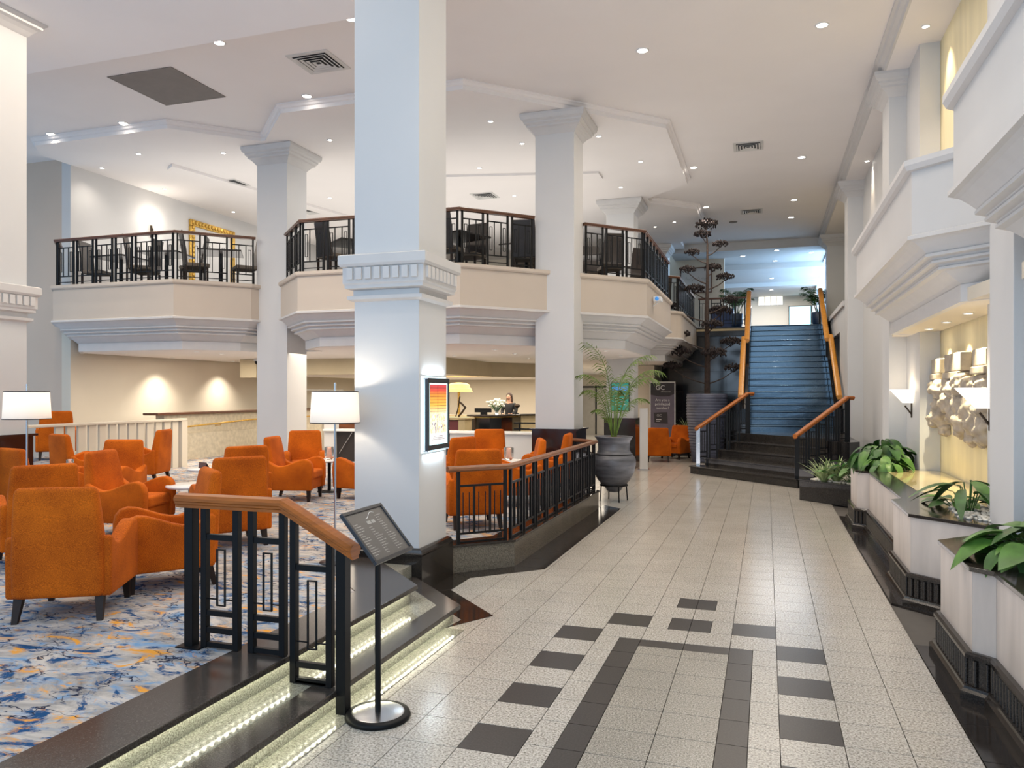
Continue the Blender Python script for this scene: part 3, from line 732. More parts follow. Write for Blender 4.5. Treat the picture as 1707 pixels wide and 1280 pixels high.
struct('floor', MB().prism(inset(BP, 0.1) + [(-2.3, 26.3), (-3.2, 27.2), (-14.75, 27.2)], 3.95, 4.10), 'dark_tile')
struct('ceiling', MB().prism(inset(BP, 0.50) + [(-2.7, 26.35), (-3.2, 27.0), (-14.6, 27.0)], 2.83, 2.95), 'ceiling_paint')

# ------------------------------------------------------------------ balconies on the right wall
def right_bay(ya, yb, label):
    P = [(2.0, yb + 0.17), (1.83, yb), (1.31, yb - 0.52), (1.31, ya + 0.52), (1.83, ya), (2.0, ya - 0.17)]
    t = thing('balcony', label, 'balcony', (1.6, (ya + yb) / 2, 2.82))
    P = P[::-1]; P = [(x, y) for x, y in P]
    # travel so that outward (right of travel) faces the hall
    Q = P[::-1]
    obj('fascia', MB().sweep([(0, 3.42), (0, 4.09), (-0.12, 4.09), (-0.12, 3.42)], Q), 'plaster', t)
    obj('coping', MB().sweep([(a * 1.5, z - 0.02 if z < 4.1 else z) for a, z in COPE], Q), 'trim_paint', t)
    obj('corbel', MB().sweep(CORB, Q), 'trim_paint', t)
    Qi = inset(Q, 0.1); obj('floor_slab', MB().prism(Qi + [(2.34, Qi[-1][1]), (2.34, Qi[0][1])], 3.95, 4.06), 'plaster', t)
    Qi = inset(Q, 0.49); obj('soffit', MB().prism([(1.80, yb - 0.74), (1.80, ya + 0.74), (1.86, ya + 0.1), (2.34, ya + 0.0), (2.34, yb), (1.86, yb - 0.1)], 2.825, 2.95), 'cream_wall', t)
    return t
right_bay(7.65, 13.42, 'white angled balcony front on the right wall above the stone relief niche')
right_bay(1.15, 6.955, 'white angled balcony front cut by the upper right corner of the photo')

# ------------------------------------------------------------------ railings
HR = [(-0.045, 0.0), (-0.045, 0.018), (-0.055, 0.026), (-0.055, 0.044), (-0.04, 0.056), (0.04, 0.056), (0.055, 0.044), (0.055, 0.026), (0.045, 0.018), (0.045, 0.0)]
post_me = {}
def seg_frame(p, q):
    p = Vector(p); q = Vector(q); d = q - p; L = d.length; d = d / L
    return p, d, L, math.atan2(d.y, d.x)
def rail_run(t, a, b, z0, h, mod=0.5, style='balcony', post=0.032, gap=0.09, metal='black_metal'):
    p, d, L, ang = seg_frame(a, b)
    n = max(1, round(L / mod)); m = L / n
    key = (round(h, 3), post)
    if key not in post_me: post_me[key] = MB().box(-post / 2, -post / 2, 0, post / 2, post / 2, h).mesh('post')
    w = m - gap
    def at(s): return (p.x + d.x * s, p.y + d.y * s)
    for k in range(n):
        s0 = k * m + gap / 2; s1 = s0 + w
        for s in (s0, s1):
            x, y = at(s); share('post', post_me[key], metal, t, (x, y, z0), rot=(0, 0, ang))
        mb = MB(); r = 0.011
        def hb(sa, sb, z, th=0.02): xa, ya = at(sa); xb, yb = at(sb); mb.bar((xa, ya, z0 + z), (xb, yb, z0 + z), 0.018, th)
        def vb(s, za, zb, th=0.016):
            x, y = at(s); ux, uy = d.x * th / 2, d.y * th / 2; nx, ny = -d.y * 0.008, d.x * 0.008
            mb.prism([(x - ux - nx, y - uy - ny), (x + ux - nx, y + uy - ny), (x + ux + nx, y + uy + ny), (x - ux + nx, y - uy + ny)], z0 + za, z0 + zb)
        top, low = 0.84 * h, 0.20 * h
        hb(s0, s1, top); hb(s0, s1, low); hb(s0, s1, 0.07 * h, 0.014)
        q = w / 3
        vb(s0 + q, low, top); vb(s0 + 2 * q, low, top)
        for c in (s0 + q / 2, s0 + 2.5 * q):
            e = q * 0.18
            vb(c - e, 0.30 * h, 0.74 * h, 0.007); vb(c + e, 0.30 * h, 0.74 * h, 0.007)
            hb(c - e, c + e, 0.30 * h, 0.007); hb(c - e, c + e, 0.74 * h, 0.007)
        obj('panel', mb, metal, t)
def railing(path, z0, h, label, mod=0.5, wood='wood_dark', group=None, gap=0.09):
    t = thing('railing', label, 'railing', (path[0][0], path[0][1], z0), group=group)
    for a, b in zip(path[:-1], path[1:]): rail_run(t, a, b, z0, h - 0.03, mod, gap=gap)
    obj('handrail', MB().sweep([(o, z + h - 0.05) for o, z in HR], [(x, y, z0) for x, y in path]), wood, t)
    return t
o_ = 0.06
railing([(-14.5, 12.83), (-13.92, Y1 + o_), (-10.92, Y1 + o_), (-9.86, 13.30)], 4.158, 0.95, 'black metal railing with brown handrail on the left balcony bay')
railing([(-9.05, 13.20), (-8.09, Y1 + o_), (-4.96, Y1 + o_), (-3.96, 13.28)], 4.158, 0.95, 'black metal railing with brown handrail on the middle balcony bay behind the nearest pillar')
railing([(-3.22, 14.07), (-2.26, 15.08), (-2.26, 18.92), (-3.20, 19.92)], 4.158, 0.95, 'black metal railing with brown handrail on the balcony bay above the potted palm')
railing([(-3.15, 20.48), (-2.27, 21.37), (-2.27, 26.1)], 4.158, 0.95, 'black metal railing with brown handrail on the farthest balcony bay behind the tall dry tree')
railing([(-2.15, 26.32), (-0.62, 26.32)], 4.158, 0.92, 'black metal railing of upright rectangles left of the head of the stair', mod=0.38)

# railing on the kerb between two pillars, with single bars
t = thing('railing', 'black metal railing with a rounded brown handrail on the kerb beside the walkway', 'railing', (-2.74, 10.5, LZ))
kp = [(-3.22, 7.78), (-2.75, 8.26), (-2.75, 12.84), (-3.26, 13.36)]
z0 = LZ + 0.006; H = 0.80
post1 = MB().box(-0.017, -0.017, 0, 0.017, 0.017, H).mesh('post'); bar1 = MB().box(-0.008, -0.008, 0, 0.008, 0.008, 0.52).mesh('baluster')
for a, b in zip(kp[:-1], kp[1:]):
    p, d, L, ang = seg_frame(a, b); n = max(1, round(L / 0.51)); m = L / n; gp = 0.10
    for k in range(n):
        s0 = k * m + gp / 2; s1 = (k + 1) * m - gp / 2; w = s1 - s0
        def P3(s, z): return (p.x + d.x * s, p.y + d.y * s, z0 + z)
        for s in (s0, s1): share('post', post1, 'black_metal', t, P3(s, 0), rot=(0, 0, ang))
        for z, th in ((0.63, 0.024), (0.11, 0.022), (0.015, 0.02)): obj('rail_bar', MB().bar(P3(s0, z), P3(s1, z), 0.02, th), 'black_metal', t)
        for f in (0.33, 0.67): share('baluster', post_me.setdefault('b', MB().box(-0.011, -0.011, 0, 0.011, 0.011, 0.52).mesh('baluster')), 'black_metal', t, P3(s0 + w * f, 0.11), rot=(0, 0, ang))
        for f in (0.10, 0.23, 0.43, 0.57, 0.77, 0.90): share('baluster', bar1, 'black_metal', t, P3(s0 + w * f, 0.11), rot=(0, 0, ang), sc=(0.55, 0.55, 0.86))
RH = [(0.05 * math.cos(a), 0.033 * math.sin(a) + 0.033) for a in [2 * math.pi * k / 14 for k in range(14)]]
obj('handrail', MB().sweep([(o, z + H - 0.015) for o, z in RH[::-1]], [(-3.27, 7.72, z0)] + [(x, y, z0) for x, y in kp[1:-1]] + [(-3.3, 13.39, z0)], smooth=True), 'wood_brown', t)

# nearest railing running down over the two steps
t = thing('railing', 'nearest black metal railing with carved wooden handrail running down the lit steps', 'railing', (-3.0, 4.15, LZ))
yy = 4.15
obj('newel', MB().box(-3.60, yy - 0.034, LZ, -3.535, yy + 0.034, 1.225), 'black_metal', t, bevel=0.003)
obj('base_plate', MB().box(-3.64, yy - 0.07, LZ, -3.46, yy + 0.07, LZ + 0.008), 'black_metal', t)
obj('newel', MB().box(-2.478, yy - 0.034, 0.004, -2.412, yy + 0.034, 1.0), 'black_metal', t, bevel=0.003)
def slope_z(x): return 1.235 if x < -2.86 else 1.235 - (x + 2.86) * 0.50
for x0, x1, zb in ((-3.46, -3.215, 0.306), (-3.10, -2.87, 0.306), (-2.79, -2.535, 0.154)):
    for x in (x0, x1):
        obj('panel_post', MB().prism(rect(x - 0.021, yy - 0.021, x + 0.021, yy + 0.021), zb, slope_z(x) - 0.01), 'black_metal', t, bevel=0.002)
    zt = 1.02 if zb > 0.2 else 0.87
    for z, th in ((zt, 0.036), (zt - 0.60, 0.036), (zt - 0.715, 0.036) if zb < 0.2 else (zt - 0.60 + 0, 0.0), (zb + 0.02, 0.032)):
        if th: obj('cross_bar', MB().bar((x0, yy, z), (x1, yy, z), 0.03, th), 'black_metal', t)
    if zb > 0.2: obj('cross_bar', MB().bar((x0, yy, zt - 0.49), (x1, yy, zt - 0.49), 0.03, 0.034), 'black_metal', t)
    xm = (x0 + x1) / 2; a, b2 = zt - 0.08, zt - 0.50 + (0.06 if zb > 0.2 else 0)
    mb = MB()
    for x in (xm - 0.03, xm + 0.03): mb.bar((x, yy, b2), (x, yy, a), 0.008, 0.012)
    for z in (a, b2): mb.bar((xm - 0.034, yy, z), (xm + 0.034, yy, z), 0.012, 0.008)
    obj('inset_rectangle', mb, 'black_metal', t)
    obj('thin_bar', MB().bar((x0, yy, b2 + 0.04), (xm - 0.03, yy, b2 + 0.04), 0.008, 0.008), 'black_metal', t)
    obj('thin_bar', MB().bar((xm + 0.03, yy, b2 + 0.04), (x1, yy, b2 + 0.04), 0.008, 0.008), 'black_metal', t)
HW = [(-0.038, -0.03), (-0.038, -0.012), (-0.052, -0.004), (-0.052, 0.008), (-0.062, 0.016), (-0.062, 0.034), (-0.045, 0.052), (-0.02, 0.058), (0.02, 0.058), (0.045, 0.052), (0.062, 0.034), (0.062, 0.016), (0.052, 0.008), (0.052, -0.004), (0.038, -0.012), (0.038, -0.03)]
obj('handrail', MB().sweep(HW, [(-3.66, yy, 1.235), (-2.86, yy, 1.235), (-2.36, yy, 0.975)]), 'wood_rail', t)

# ------------------------------------------------------------------ stair
def uv(s, d): return ((s + d) / 2, (s - d) / 2)          # s = x+y, d = x-y
stair = thing('staircase', 'wide dark polished stone stair with angled lower flight rising to the upper lobby', 'staircase', (0.0, 20.0, 0))
RZ = 0.19
for k in range(5):
    s0 = 17.465 + 0.52 * k; s1 = 17.465 + 0.52 * (k + 1) + 0.06 if k < 4 else 19.7
    dl = -20.99 if k == 0 else -20.85; dr = -16.25
    poly = [uv(s0, dl), uv(s0, dr), uv(s1, dr), uv(s1, dl)]
    if k < 4: obj('step', MB().prism(poly, 0 if k == 0 else RZ * k - 0.05, RZ * (k + 1) - 0.035).prism([uv(s0 - 0.04, dl - 0.03 if k == 0 else dl), uv(s0 - 0.04, dr), uv(s1, dr), uv(s1, dl)], RZ * (k + 1) - 0.035, RZ * (k + 1)), 'stair_granite', stair, bevel=0.010)
LAND = [uv(19.545, -20.95), uv(19.545, -16.25), (1.72, 17.95), (1.82, 18.1), (1.82, 20.9), (-0.75, 20.9)]
obj('landing', MB().prism(LAND, 0.0, 0.95), 'stair_granite', stair, bevel=0.008)
nU = 18; rz = (4.10 - 0.95) / nU; ty = (26.2 - 20.8) / nU
for k in range(nU):
    y0 = 20.8 + ty * k
    obj('step', MB().box(-0.46, y0, 0.95 + rz * k - (0.0 if k else 0.02), 1.60, y0 + ty + 0.02, 0.95 + rz * (k + 1) - 0.03).box(-0.46, y0 - 0.028, 0.95 + rz * (k + 1) - 0.03, 1.60, y0 + ty + 0.02, 0.95 + rz * (k + 1)), 'stair_daylight_tint', stair, bevel=0.010)
obj('stair_body', MB().xprism([(20.85, 0.0), (26.4, 0.0), (26.4, 3.95), (26.2, 3.95), (20.85, 0.93)], lambda u, v, t: (t, u, v), -0.46, 1.60), 'black_marble', stair)
for xs, xe, nm in ((-0.62, -0.46, 'left'), (1.60, 1.74, 'right')):
    obj('stringer', MB().xprism([(20.7, 0.0), (26.3, 0.0), (26.3, 4.75), (26.1, 4.75), (20.7, 1.55)], lambda u, v, t: (t, u, v), xs, xe), 'black_marble', stair, bevel=0.006)
for nm, xl, xu, lab in (('l', -0.62, -0.53, 'thick golden brown handrail on the left side of the upper stair flight'), ('r', 1.70, 1.60, 'thick golden brown handrail on the right side of the upper stair flight')):
    t = thing('handrail', lab, 'handrail', (xl, 20.7, 1.5))
    obj('rail', MB().sweep([(o * 1.15, z * 1.2) for o, z in HW], [(xl, 20.55, 1.83), (xl, 23.3, 3.52)]), 'wood_golden', t)
    obj('rail', MB().sweep([(o * 1.15, z * 1.2) for o, z in HW], [(xu, 23.1, 3.42), (xu, 26.1, 5.18)]), 'wood_golden', t)
    for y in (20.75, 22.0, 23.2, 24.4, 25.9):
        x = xl if y < 23.15 else xu
        obj('post', MB().box(x - 0.03, y - 0.03, 1.5 + (y - 20.7) * 0.585 - 0.02, x + 0.03, y + 0.03, 1.83 + (y - 20.55) * 0.612), 'black_metal', t)
    y = 26.1; obj('newel', MB().box(xu - 0.04, y - 0.04, 4.1, xu + 0.04, y + 0.04, 5.2), 'black_metal', t)
def stair_rail(dd, s0, s1, lab, steel_first):
    t = thing('railing', lab, 'railing', uv(s0, dd) + (0.19,))
    n = 5; first = True
    def zs(s): return RZ + 0.02 + (s - 17.5) * RZ / 0.52
    for k in range(n):
        a = s0 + (s1 - s0) * (k + 0.06) / n; b = s0 + (s1 - s0) * (k + 0.80) / n
        for s in (a, b):
            x, y = uv(s, dd); zb = RZ * min(5, max(1, math.floor((s - 17.465) / 0.52) + 1))
            obj('post', MB().prism(rect(x - 0.02, y - 0.02, x + 0.02, y + 0.02), zb, zs(s) + 0.86), 'black_metal', t)
        mb = MB()
        for dz in (0.70, 0.20, 0.08):
            xa, ya = uv(a, dd); xb, yb = uv(b, dd); mb.bar((xa, ya, zs((a + b) / 2) + dz), (xb, yb, zs((a + b) / 2) + dz), 0.02, 0.024)
        for f in (0.33, 0.67):
            x, y = uv(a + (b - a) * f, dd); mb.bar((x, y, zs((a + b) / 2) + 0.2), (x, y, zs((a + b) / 2) + 0.7), 0.02, 0.02)
        obj('panel', mb, 'black_metal', t)
    x, y = uv(s0 - 0.03, dd); obj('newel', MB().box(x - 0.045, y - 0.045, RZ, x + 0.045, y + 0.045, zs(s0) + 0.86), 'steel' if steel_first else 'black_metal', t)
    x, y = uv(s1, dd); obj('newel', MB().box(x - 0.045, y - 0.045, RZ * 5, x + 0.045, y + 0.045, zs(s1) + 0.86), 'black_metal', t)
    A = uv(s0 - 0.12, dd) + (zs(s0 - 0.12) + 0.86,); B = uv(s1 - 0.05, dd) + (zs(s1 - 0.05) + 0.86,); C = uv(s1 + 0.22, dd) + (zs(s1 - 0.05) + 0.86,)
    obj('handrail', MB().sweep(HW, [A, B, C]), 'wood_rail', t)
stair_rail(-20.72, 17.62, 19.85, 'sloping railing on the left of the lower stair flight, with a steel end post', True)
stair_rail(-16.32, 17.55, 19.62, 'sloping railing on the right of the lower stair flight, above the black planter box', False)
# dark stone block beside the lower flight on the right
obj('side_block', MB().prism([uv(18.6, -16.24), uv(18.6, -15.4), (1.82, 17.3), (1.82, 18.05), uv(19.6, -16.24)], 0, 0.95).prism([uv(17.5, -16.24), uv(17.5, -15.7), uv(18.6, -15.4), uv(18.6, -16.24)], 0, 0.40), 'black_marble', stair, bevel=0.006)

# ------------------------------------------------------------------ marble planters along the right wall
PZ = 0.84
def planter(path, label, y_a, y_b):
    """path runs from far to near so that outward faces the hall"""
    xs = 2.07
    t = thing('planter', label, 'planter', (path[0][0], (y_a + y_b) / 2, 0))
    # cladding panels, each its own slab
    for a, b in zip(path[:-1], path[1:]):
        p, d, L, ang = seg_frame(a, b); n = max(1, round(L / 0.75)); m = L / n
        nx, ny = d.y, -d.x
        for k in range(n):
            s0, s1 = k * m + 0.0015, (k + 1) * m - 0.0015
            A = (p.x + d.x * s0, p.y + d.y * s0); B = (p.x + d.x * s1, p.y + d.y * s1)
            obj('marble_panel', MB().prism([A, B, (B[0] - nx * 0.03, B[1] - ny * 0.03), (A[0] - nx * 0.03, A[1] - ny * 0.03)], 0.24, PZ - 0.03), 'travertine', t)
    core = inset(path, 0.025)
    obj('core', MB().prism(core + [(xs, core[-1][1]), (xs, core[0][1])], 0.0, PZ - 0.032), 'travertine', t)
    cp = inset(path, -0.02)
    obj('top_slab', MB().prism(cp + [(2.075, cp[-1][1]), (2.075, cp[0][1])], PZ - 0.03, PZ), 'black_granite', t, bevel=0.003)
    base = [(0.0, 0.30), (0.03, 0.30), (0.045, 0.285), (0.045, 0.262), (0.022, 0.255), (0.022, 0.09), (0.05, 0.085), (0.055, 0.07), (0.075, 0.055), (0.075, 0.0), (0.0, 0.0)]
    obj('base_moulding', MB().sweep(base, path), 'black_granite', t)
    for a, b in zip(path[:-1], path[1:]):
        p, d, L, ang = seg_frame(a, b); nx, ny = d.y, -d.x; n = int(L / 0.062); mb = MB()
        for k in range(n):
            s = (k + 0.5) * L / n; c = Vector((p.x + d.x * s + nx * 0.028, p.y + d.y * s + ny * 0.028))
            mb.tube([(c.x, c.y, 0.09), (c.x, c.y, 0.252)], 0.014, 6, False)
        if n:
            o = obj('fluting', mb, 'black_granite', t); o['kind'] = 'stuff'
    return t
P1 = [(1.60, 13.38), (1.24, 13.02), (1.24, 12.14), (1.38, 12.0), (1.38, 9.06), (1.26, 8.92), (1.26, 7.91), (1.80, 7.37)]
planter(P1, 'pale marble planter with glossy black top below the stone relief', 7.4, 13.0)
P0_ = [(1.62, 6.93), (1.25, 6.56), (1.25, 5.62), (1.36, 5.51), (1.36, 2.4)]
planter(P0_, 'nearest pale marble planter with glossy black top at the right edge of the photo', 2.4, 6.9)
struct('wall_right', MB().box(2.075, 2.0, 0, 2.34, 7.0, 0.84).box(2.075, 8.75, 0, 2.34, 12.33, 0.839), 'black_granite')

pl = thing('reflecting_pool', 'shallow still pool with a painted gold reflection of the lit wall on the marble planter below the relief', 'pool', (1.85, 10.6, PZ))
obj('painted_reflection', MB().prism([(1.62, 12.30), (1.62, 9.9), (1.72, 9.35), (1.95, 8.85), (2.07, 8.80), (2.33, 8.80), (2.33, 12.30)], PZ, PZ + 0.004), 'painted_wall_reflection', pl)  # opaque gold sheet painted as the wall's reflection
# black planter box at the foot of the stair
bx = thing('planter_box', 'low black stone planter box with white pebbles at the foot of the stair', 'planter', (1.0, 14.7, 0))
obj('box', MB().prism([(0.57, 15.06), (1.60, 14.10), (2.10, 14.55), (2.10, 16.2), (1.35, 16.2)], 0, 0.36), 'stair_granite', bx, bevel=0.01)
obj('rim', MB().prism([(0.555, 15.06), (0.66, 15.15), (1.70, 14.19), (1.60, 14.085)], 0.36, 0.375).prism([(0.555, 15.06), (1.30, 16.2), (1.40, 16.2), (0.68, 15.09)], 0.3605, 0.3755), 'stair_granite', bx)
def pebbles(name, poly, z, n, label, parent=None, r=(0.012, 0.028)):
    mb = MB(); xs = [p[0] for p in poly]; ys = [p[1] for p in poly]; k = 0
    while k < n:
        x = rnd.uniform(min(xs), max(xs)); y = rnd.uniform(min(ys), max(ys))
        ins = False
        for i in range(len(poly)):
            (x1, y1), (x2, y2) = poly[i], poly[(i + 1) % len(poly)]
            if (y1 > y) != (y2 > y) and x < (x2 - x1) * (y - y1) / (y2 - y1) + x1: ins = not ins
        if not ins: continue
        k += 1; q = rnd.uniform(*r); mb.ico((x, y, z + q * 0.35), (q, q * rnd.uniform(0.7, 1.2), q * 0.6), 0, 0.12)
    o = obj(name, mb, 'pebble'); tag(o, label, 'pebbles', kind='stuff'); return o
pebbles('pebbles', [(0.75, 15.12), (1.66, 14.26), (2.05, 14.65), (2.05, 16.1), (1.45, 16.1)], 0.362, 1500, 'white pebbles filling the black planter box at the foot of the stair', r=(0.02, 0.04))
pebbles('pebbles', [(1.62, 7.75), (2.0, 7.5), (2.0, 8.9), (1.72, 8.9)], PZ, 320, 'pale pebbles on the marble planter around the tall stemmed plant')
pebbles('pebbles', [(1.55, 5.2), (2.0, 4.9), (2.0, 6.5), (1.62, 6.2)], PZ, 420, 'pale pebbles on the nearest marble planter around the broad leafed plant')

# ------------------------------------------------------------------ niche: relief, wall lamps
rel = thing('wall_relief', 'rugged pale stone relief lit from above in the gold niche on the right wall', 'wall relief', (2.3, 10.85, 2.0))
for y0, y1, z0, z1 in ((11.75, 12.28, 2.22, 2.42), (10.55, 11.45, 2.22, 2.45), (9.35, 10.0, 2.25, 2.44)):
    obj('block', MB().box(2.22, y0, z0, 2.345, y1, z1).box(2.19, y0 + 0.03, z0 - 0.09, 2.345, y1 - 0.03, z0 - 0.005).box(2.24, y0 + 0.05, z0 - 0.30, 2.345, y1 - 0.05, z0 - 0.095), 'stone_art', rel, bevel=0.012)
rg = random.Random(11)
def carved(c, r, tilt, seed):
    """a weathered, folded lump: many small facets pushed in and out along ridges"""
    mb = MB().ico((0, 0, 0), 1.0, 3); out = []
    ca, sa = math.cos(tilt), math.sin(tilt)
    for x, y, z in mb.v:
        k = 1 + 0.10 * math.sin(7 * z + 3.1 * y + seed) + 0.07 * math.sin(13 * y - 5 * z + 2 * seed) + rg.uniform(-0.035, 0.035)
        x, y, z = x * r[0] * k, max(-0.86, min(0.86, y)) * r[1] * k, max(-0.9, min(0.9, z)) * r[2] * k
        y, z = y * ca - z * sa, y * sa + z * ca
        out.append((min(2.348, c[0] + x), c[1] + y, c[2] + z))
    mb.v = out
    obj('carved_form', mb, 'stone_art', rel)
for y in (12.1, 11.85, 11.55, 11.2, 10.9, 10.6, 10.3, 10.0, 9.75, 9.45):
    for z, w in ((2.02, 0.13), (1.80, 0.15), (1.60, 0.14)):
        if rg.random() < 0.12: continue
        carved((2.28 + rg.uniform(-0.03, 0.02), y + rg.uniform(-0.09, 0.09), z + rg.uniform(-0.05, 0.05)), (rg.uniform(0.09, 0.15), rg.uniform(0.12, 0.22), w * rg.uniform(0.8, 1.25)), rg.uniform(-0.7, 0.7), rg.uniform(0, 6))
for y, z in ((11.8, 1.46), (10.35, 1.42), (9.9, 1.44), (10.9, 1.48)): carved((2.30, y, z), (0.08, 0.15, 0.10), 0.3, y)
obj('slab', MB().box(2.22, 9.22, 1.62, 2.345, 9.40, 2.43), 'stone_art', rel, bevel=0.01)
for y, lab in ((12.93, 'boat shaped glass wall lamp on the wall left of the stone relief'), (8.62, 'boat shaped glass wall lamp partly hidden by the nearest right pillar')):
    t = thing('wall_lamp', lab, 'wall lamp', (2.08, y, 1.75))
    obj('bracket', MB().tube([(2.078, y, 1.62), (2.05, y, 1.66), (1.98, y, 1.76)], 0.012, 8).box(2.062, y - 0.03, 1.58, 2.08, y + 0.03, 2.0).tube([(2.075, y, 1.98), (2.06, y, 1.8)], 0.008, 6), 'bronze', t)
    obj('glass_shade', MB().add([(2.075, y - 0.24, 2.0), (1.80, y - 0.20, 2.0), (1.80, y + 0.20, 2.0), (2.075, y + 0.24, 2.0), (2.07, y - 0.10, 1.80), (1.96, y - 0.08, 1.80), (1.96, y + 0.08, 1.80), (2.07, y + 0.10, 1.80)],
        [(0, 1, 5, 4), (1, 2, 6, 5), (2, 3, 7, 6), (3, 0, 4, 7), (4, 5, 6, 7)]), 'sconce_glass', t)
    light('wall_lamp_light', 'POINT', (1.94, y, 2.06), 2.6, WARM, 0.05)

# ------------------------------------------------------------------ ceiling lamps and vents
def ring_proto(r, nm, lab, cat):
    t = proto(nm, lab, cat)
    obj('rim', MB().lathe([(r * 0.86, -0.004), (r * 0.9, -0.012), (r * 1.12, -0.010), (r * 1.15, 0.0)], n=24), 'white_plastic', t)
    obj('lens', MB().lathe([(0.0, -0.006), (r * 0.88, -0.006)], n=24), 'lamp_white', t)
    return t
dl = ring_proto(0.085, 'downlight', '', 'downlight')
dls = ring_proto(0.05, 'downlight', '', 'downlight')
ORD = ['nearest', 'second nearest', 'third nearest', 'fourth nearest', 'fifth nearest', 'sixth nearest', 'seventh nearest', 'eighth nearest', 'ninth nearest', 'tenth nearest']
def down(pos, e, lab, group, pr=dl, col=WHITE, spot=110, size=0.06, tilt=0):
    areas = {}
    for p in pos: areas.setdefault(lab(p) if callable(lab) else lab, []).append(p)
    for a in areas: areas[a].sort(key=lambda p: p[0] ** 2 + p[1] ** 2)
    for p in pos:
        a = lab(p) if callable(lab) else lab
        nm = a if len(areas[a]) == 1 else a + ', ' + ORD[areas[a].index(p)] + ' to the camera'
        place(pr, p, 0, nm, group)
        if e: light('downlight_lamp', 'SPOT', (p[0], p[1], p[2] - 0.03), e, col, size, spot=spot, blend=0.9, rot=(0, R(-tilt), 0))
Zc = 7.1
down([(0.74, 11.64, Zc), (0.73, 18.03, Zc), (0.70, 21.95, Zc), (0.69, 24.09, Zc), (-1.77, 11.66, Zc), (-1.58, 18.08, Zc), (-1.59, 22.04, Zc), (0.74, 5.5, Zc), (-1.7, 5.5, Zc)], 150, lambda p: 'recessed downlight in the ' + ('right' if p[0] > 0 else 'left') + ' row over the walkway', 'downlights over the walkway')
down([(-7.57, 11.64, Zc), (-11.66, 11.71, Zc), (-13.51, 11.75, Zc), (-7.64, 9.46, Zc), (-5.42, 9.42, Zc)], 130, 'round recessed downlight in the high ceiling over the lounge', 'downlights over the lounge', col=(1, .87, .68))
down([(-12.46, 12.92, 6.95), (-14.03, 13.49, 6.95), (-10.75, 13.44, 6.95), (-14.01, 15.36, 6.95), (-12.12, 16.1, 6.95), (-13.98, 17.89, 6.95), (-8.19, 13.4, 6.95), (-10.63, 17.39, 6.95), (-4.82, 13.4, 6.95), (-4.65, 14.79, 6.95), (-6.06, 16.11, 6.95), (-6.07, 18.64, 6.95), (-3.10, 14.84, 6.95), (-2.58, 16.74, 6.95), (-3.36, 18.69, 6.95), (-2.56, 22.98, 6.95), (-3.18, 23.46, 6.95)],
     32, lambda p: 'small downlight over the ' + ('left balcony' if p[0] < -10 else 'middle balcony' if p[0] < -4 else 'balcony above the palm' if p[1] < 20 else 'farthest balcony'), 'small downlights over the balconies', dls, spot=130)
down([(2.06, 11.76, 6.94), (2.06, 18.2, 6.94), (2.06, 9.3, 6.94)], 110, 'recessed downlight close to the right wall', 'downlights above the right wall', dls, WARM, 60, 0.02, 14)
down([(-13.41, 13.49, 2.83), (-11.48, 13.5, 2.83), (-11.54, 14.38, 2.83), (-5.2, 14.7, 2.83), (-6.99, 16.9, 2.83), (-5.34, 16.42, 2.83), (-5.76, 18.83, 2.83), (-3.16, 15.84, 2.83), (-3.23, 17.99, 2.83)], 14, lambda p: 'small downlight under the ' + ('left balcony' if p[0] < -10 else 'middle balcony' if p[0] < -4 else 'balcony above the palm'), 'small downlights under the left balcony', dls, WARM, 120)
down([(-14.0, 15.6, 2.83), (-14.0, 17.9, 2.83)], 190, 'small downlight lighting a pool on the cream back wall', 'downlights in front of the back wall', dls, (1, 0.9, 0.75), 110, 0.05)
down([(2.10, 11.75, 2.825), (2.10, 10.7, 2.825), (2.10, 9.6, 2.825)], 230, 'small downlight lighting the stone relief from above', 'downlights over the stone relief', dls, (1, .86, .56), 72, 0.012, 10)
down([(0.33, 27.9, 6.82), (-0.8, 28.7, 6.82), (1.47, 28.73, 6.82), (0.3, 30.1, 6.82), (0.2, 33.2, 6.62), (0.2, 35.6, 6.45), (-1.9, 32.5, 6.62)], 30, 'round downlight in the bluish ceiling of the upper lobby', 'downlights in the upper lobby', dl)
down([(-9.0, 18.2, 2.43), (-8.2, 21.6, 2.43), (-7.4, 22.6, 2.43), (-7.0, 23.4, 2.43), (-9.6, 22.0, 2.43), (-10.4, 19.0, 2.43)], 22, 'small downlight in the low ceiling over the reception desk', 'downlights over the reception desk', dls, WARM, 120)

def vent(x, y, z, s, label):
    t = thing('ceiling_vent', label, 'ceiling vent', (x, y, z))
    obj('plate', MB().box(x - s, y - s, z - 0.012, x + s, y + s, z - 0.001), 'vent_white', t)
    obj('shadow_gap', MB().box(x - s * .8, y - s * .8, z - 0.016, x + s * .8, y + s * .8, z - 0.0122), 'vent_dark', t)
    for k in range(4):
        a = s * (0.78 - 0.19 * k); b = a - s * 0.10
        obj('louvre', MB().sweep([(0, z - 0.034), (0, z - 0.03), (-s * .10, z - 0.017), (-s * .10, z - 0.021)], [(x - a, y - a), (x + a, y - a), (x + a, y + a), (x - a, y + a)], True), 'vent_white', t)
vent(-6.62, 10.5, 7.1, 0.36, 'large square ceiling vent above the lounge beside the nearest pillar')
vent(-0.36, 16.88, 7.1, 0.30, 'square ceiling vent over the middle of the walkway')
vent(-0.40, 22.95, 7.1, 0.30, 'square ceiling vent over the walkway near the stair')
vent(-12.09, 15.43, 6.95, 0.30, 'square ceiling vent over the left balcony tables')
vent(-6.78, 18.41, 6.95, 0.30, 'square ceiling vent over the balcony between the two nearer white pillars')
vent(-11.88, 18.5, 6.95, 0.30, 'square ceiling vent over the balcony, just right of the left white pillar')
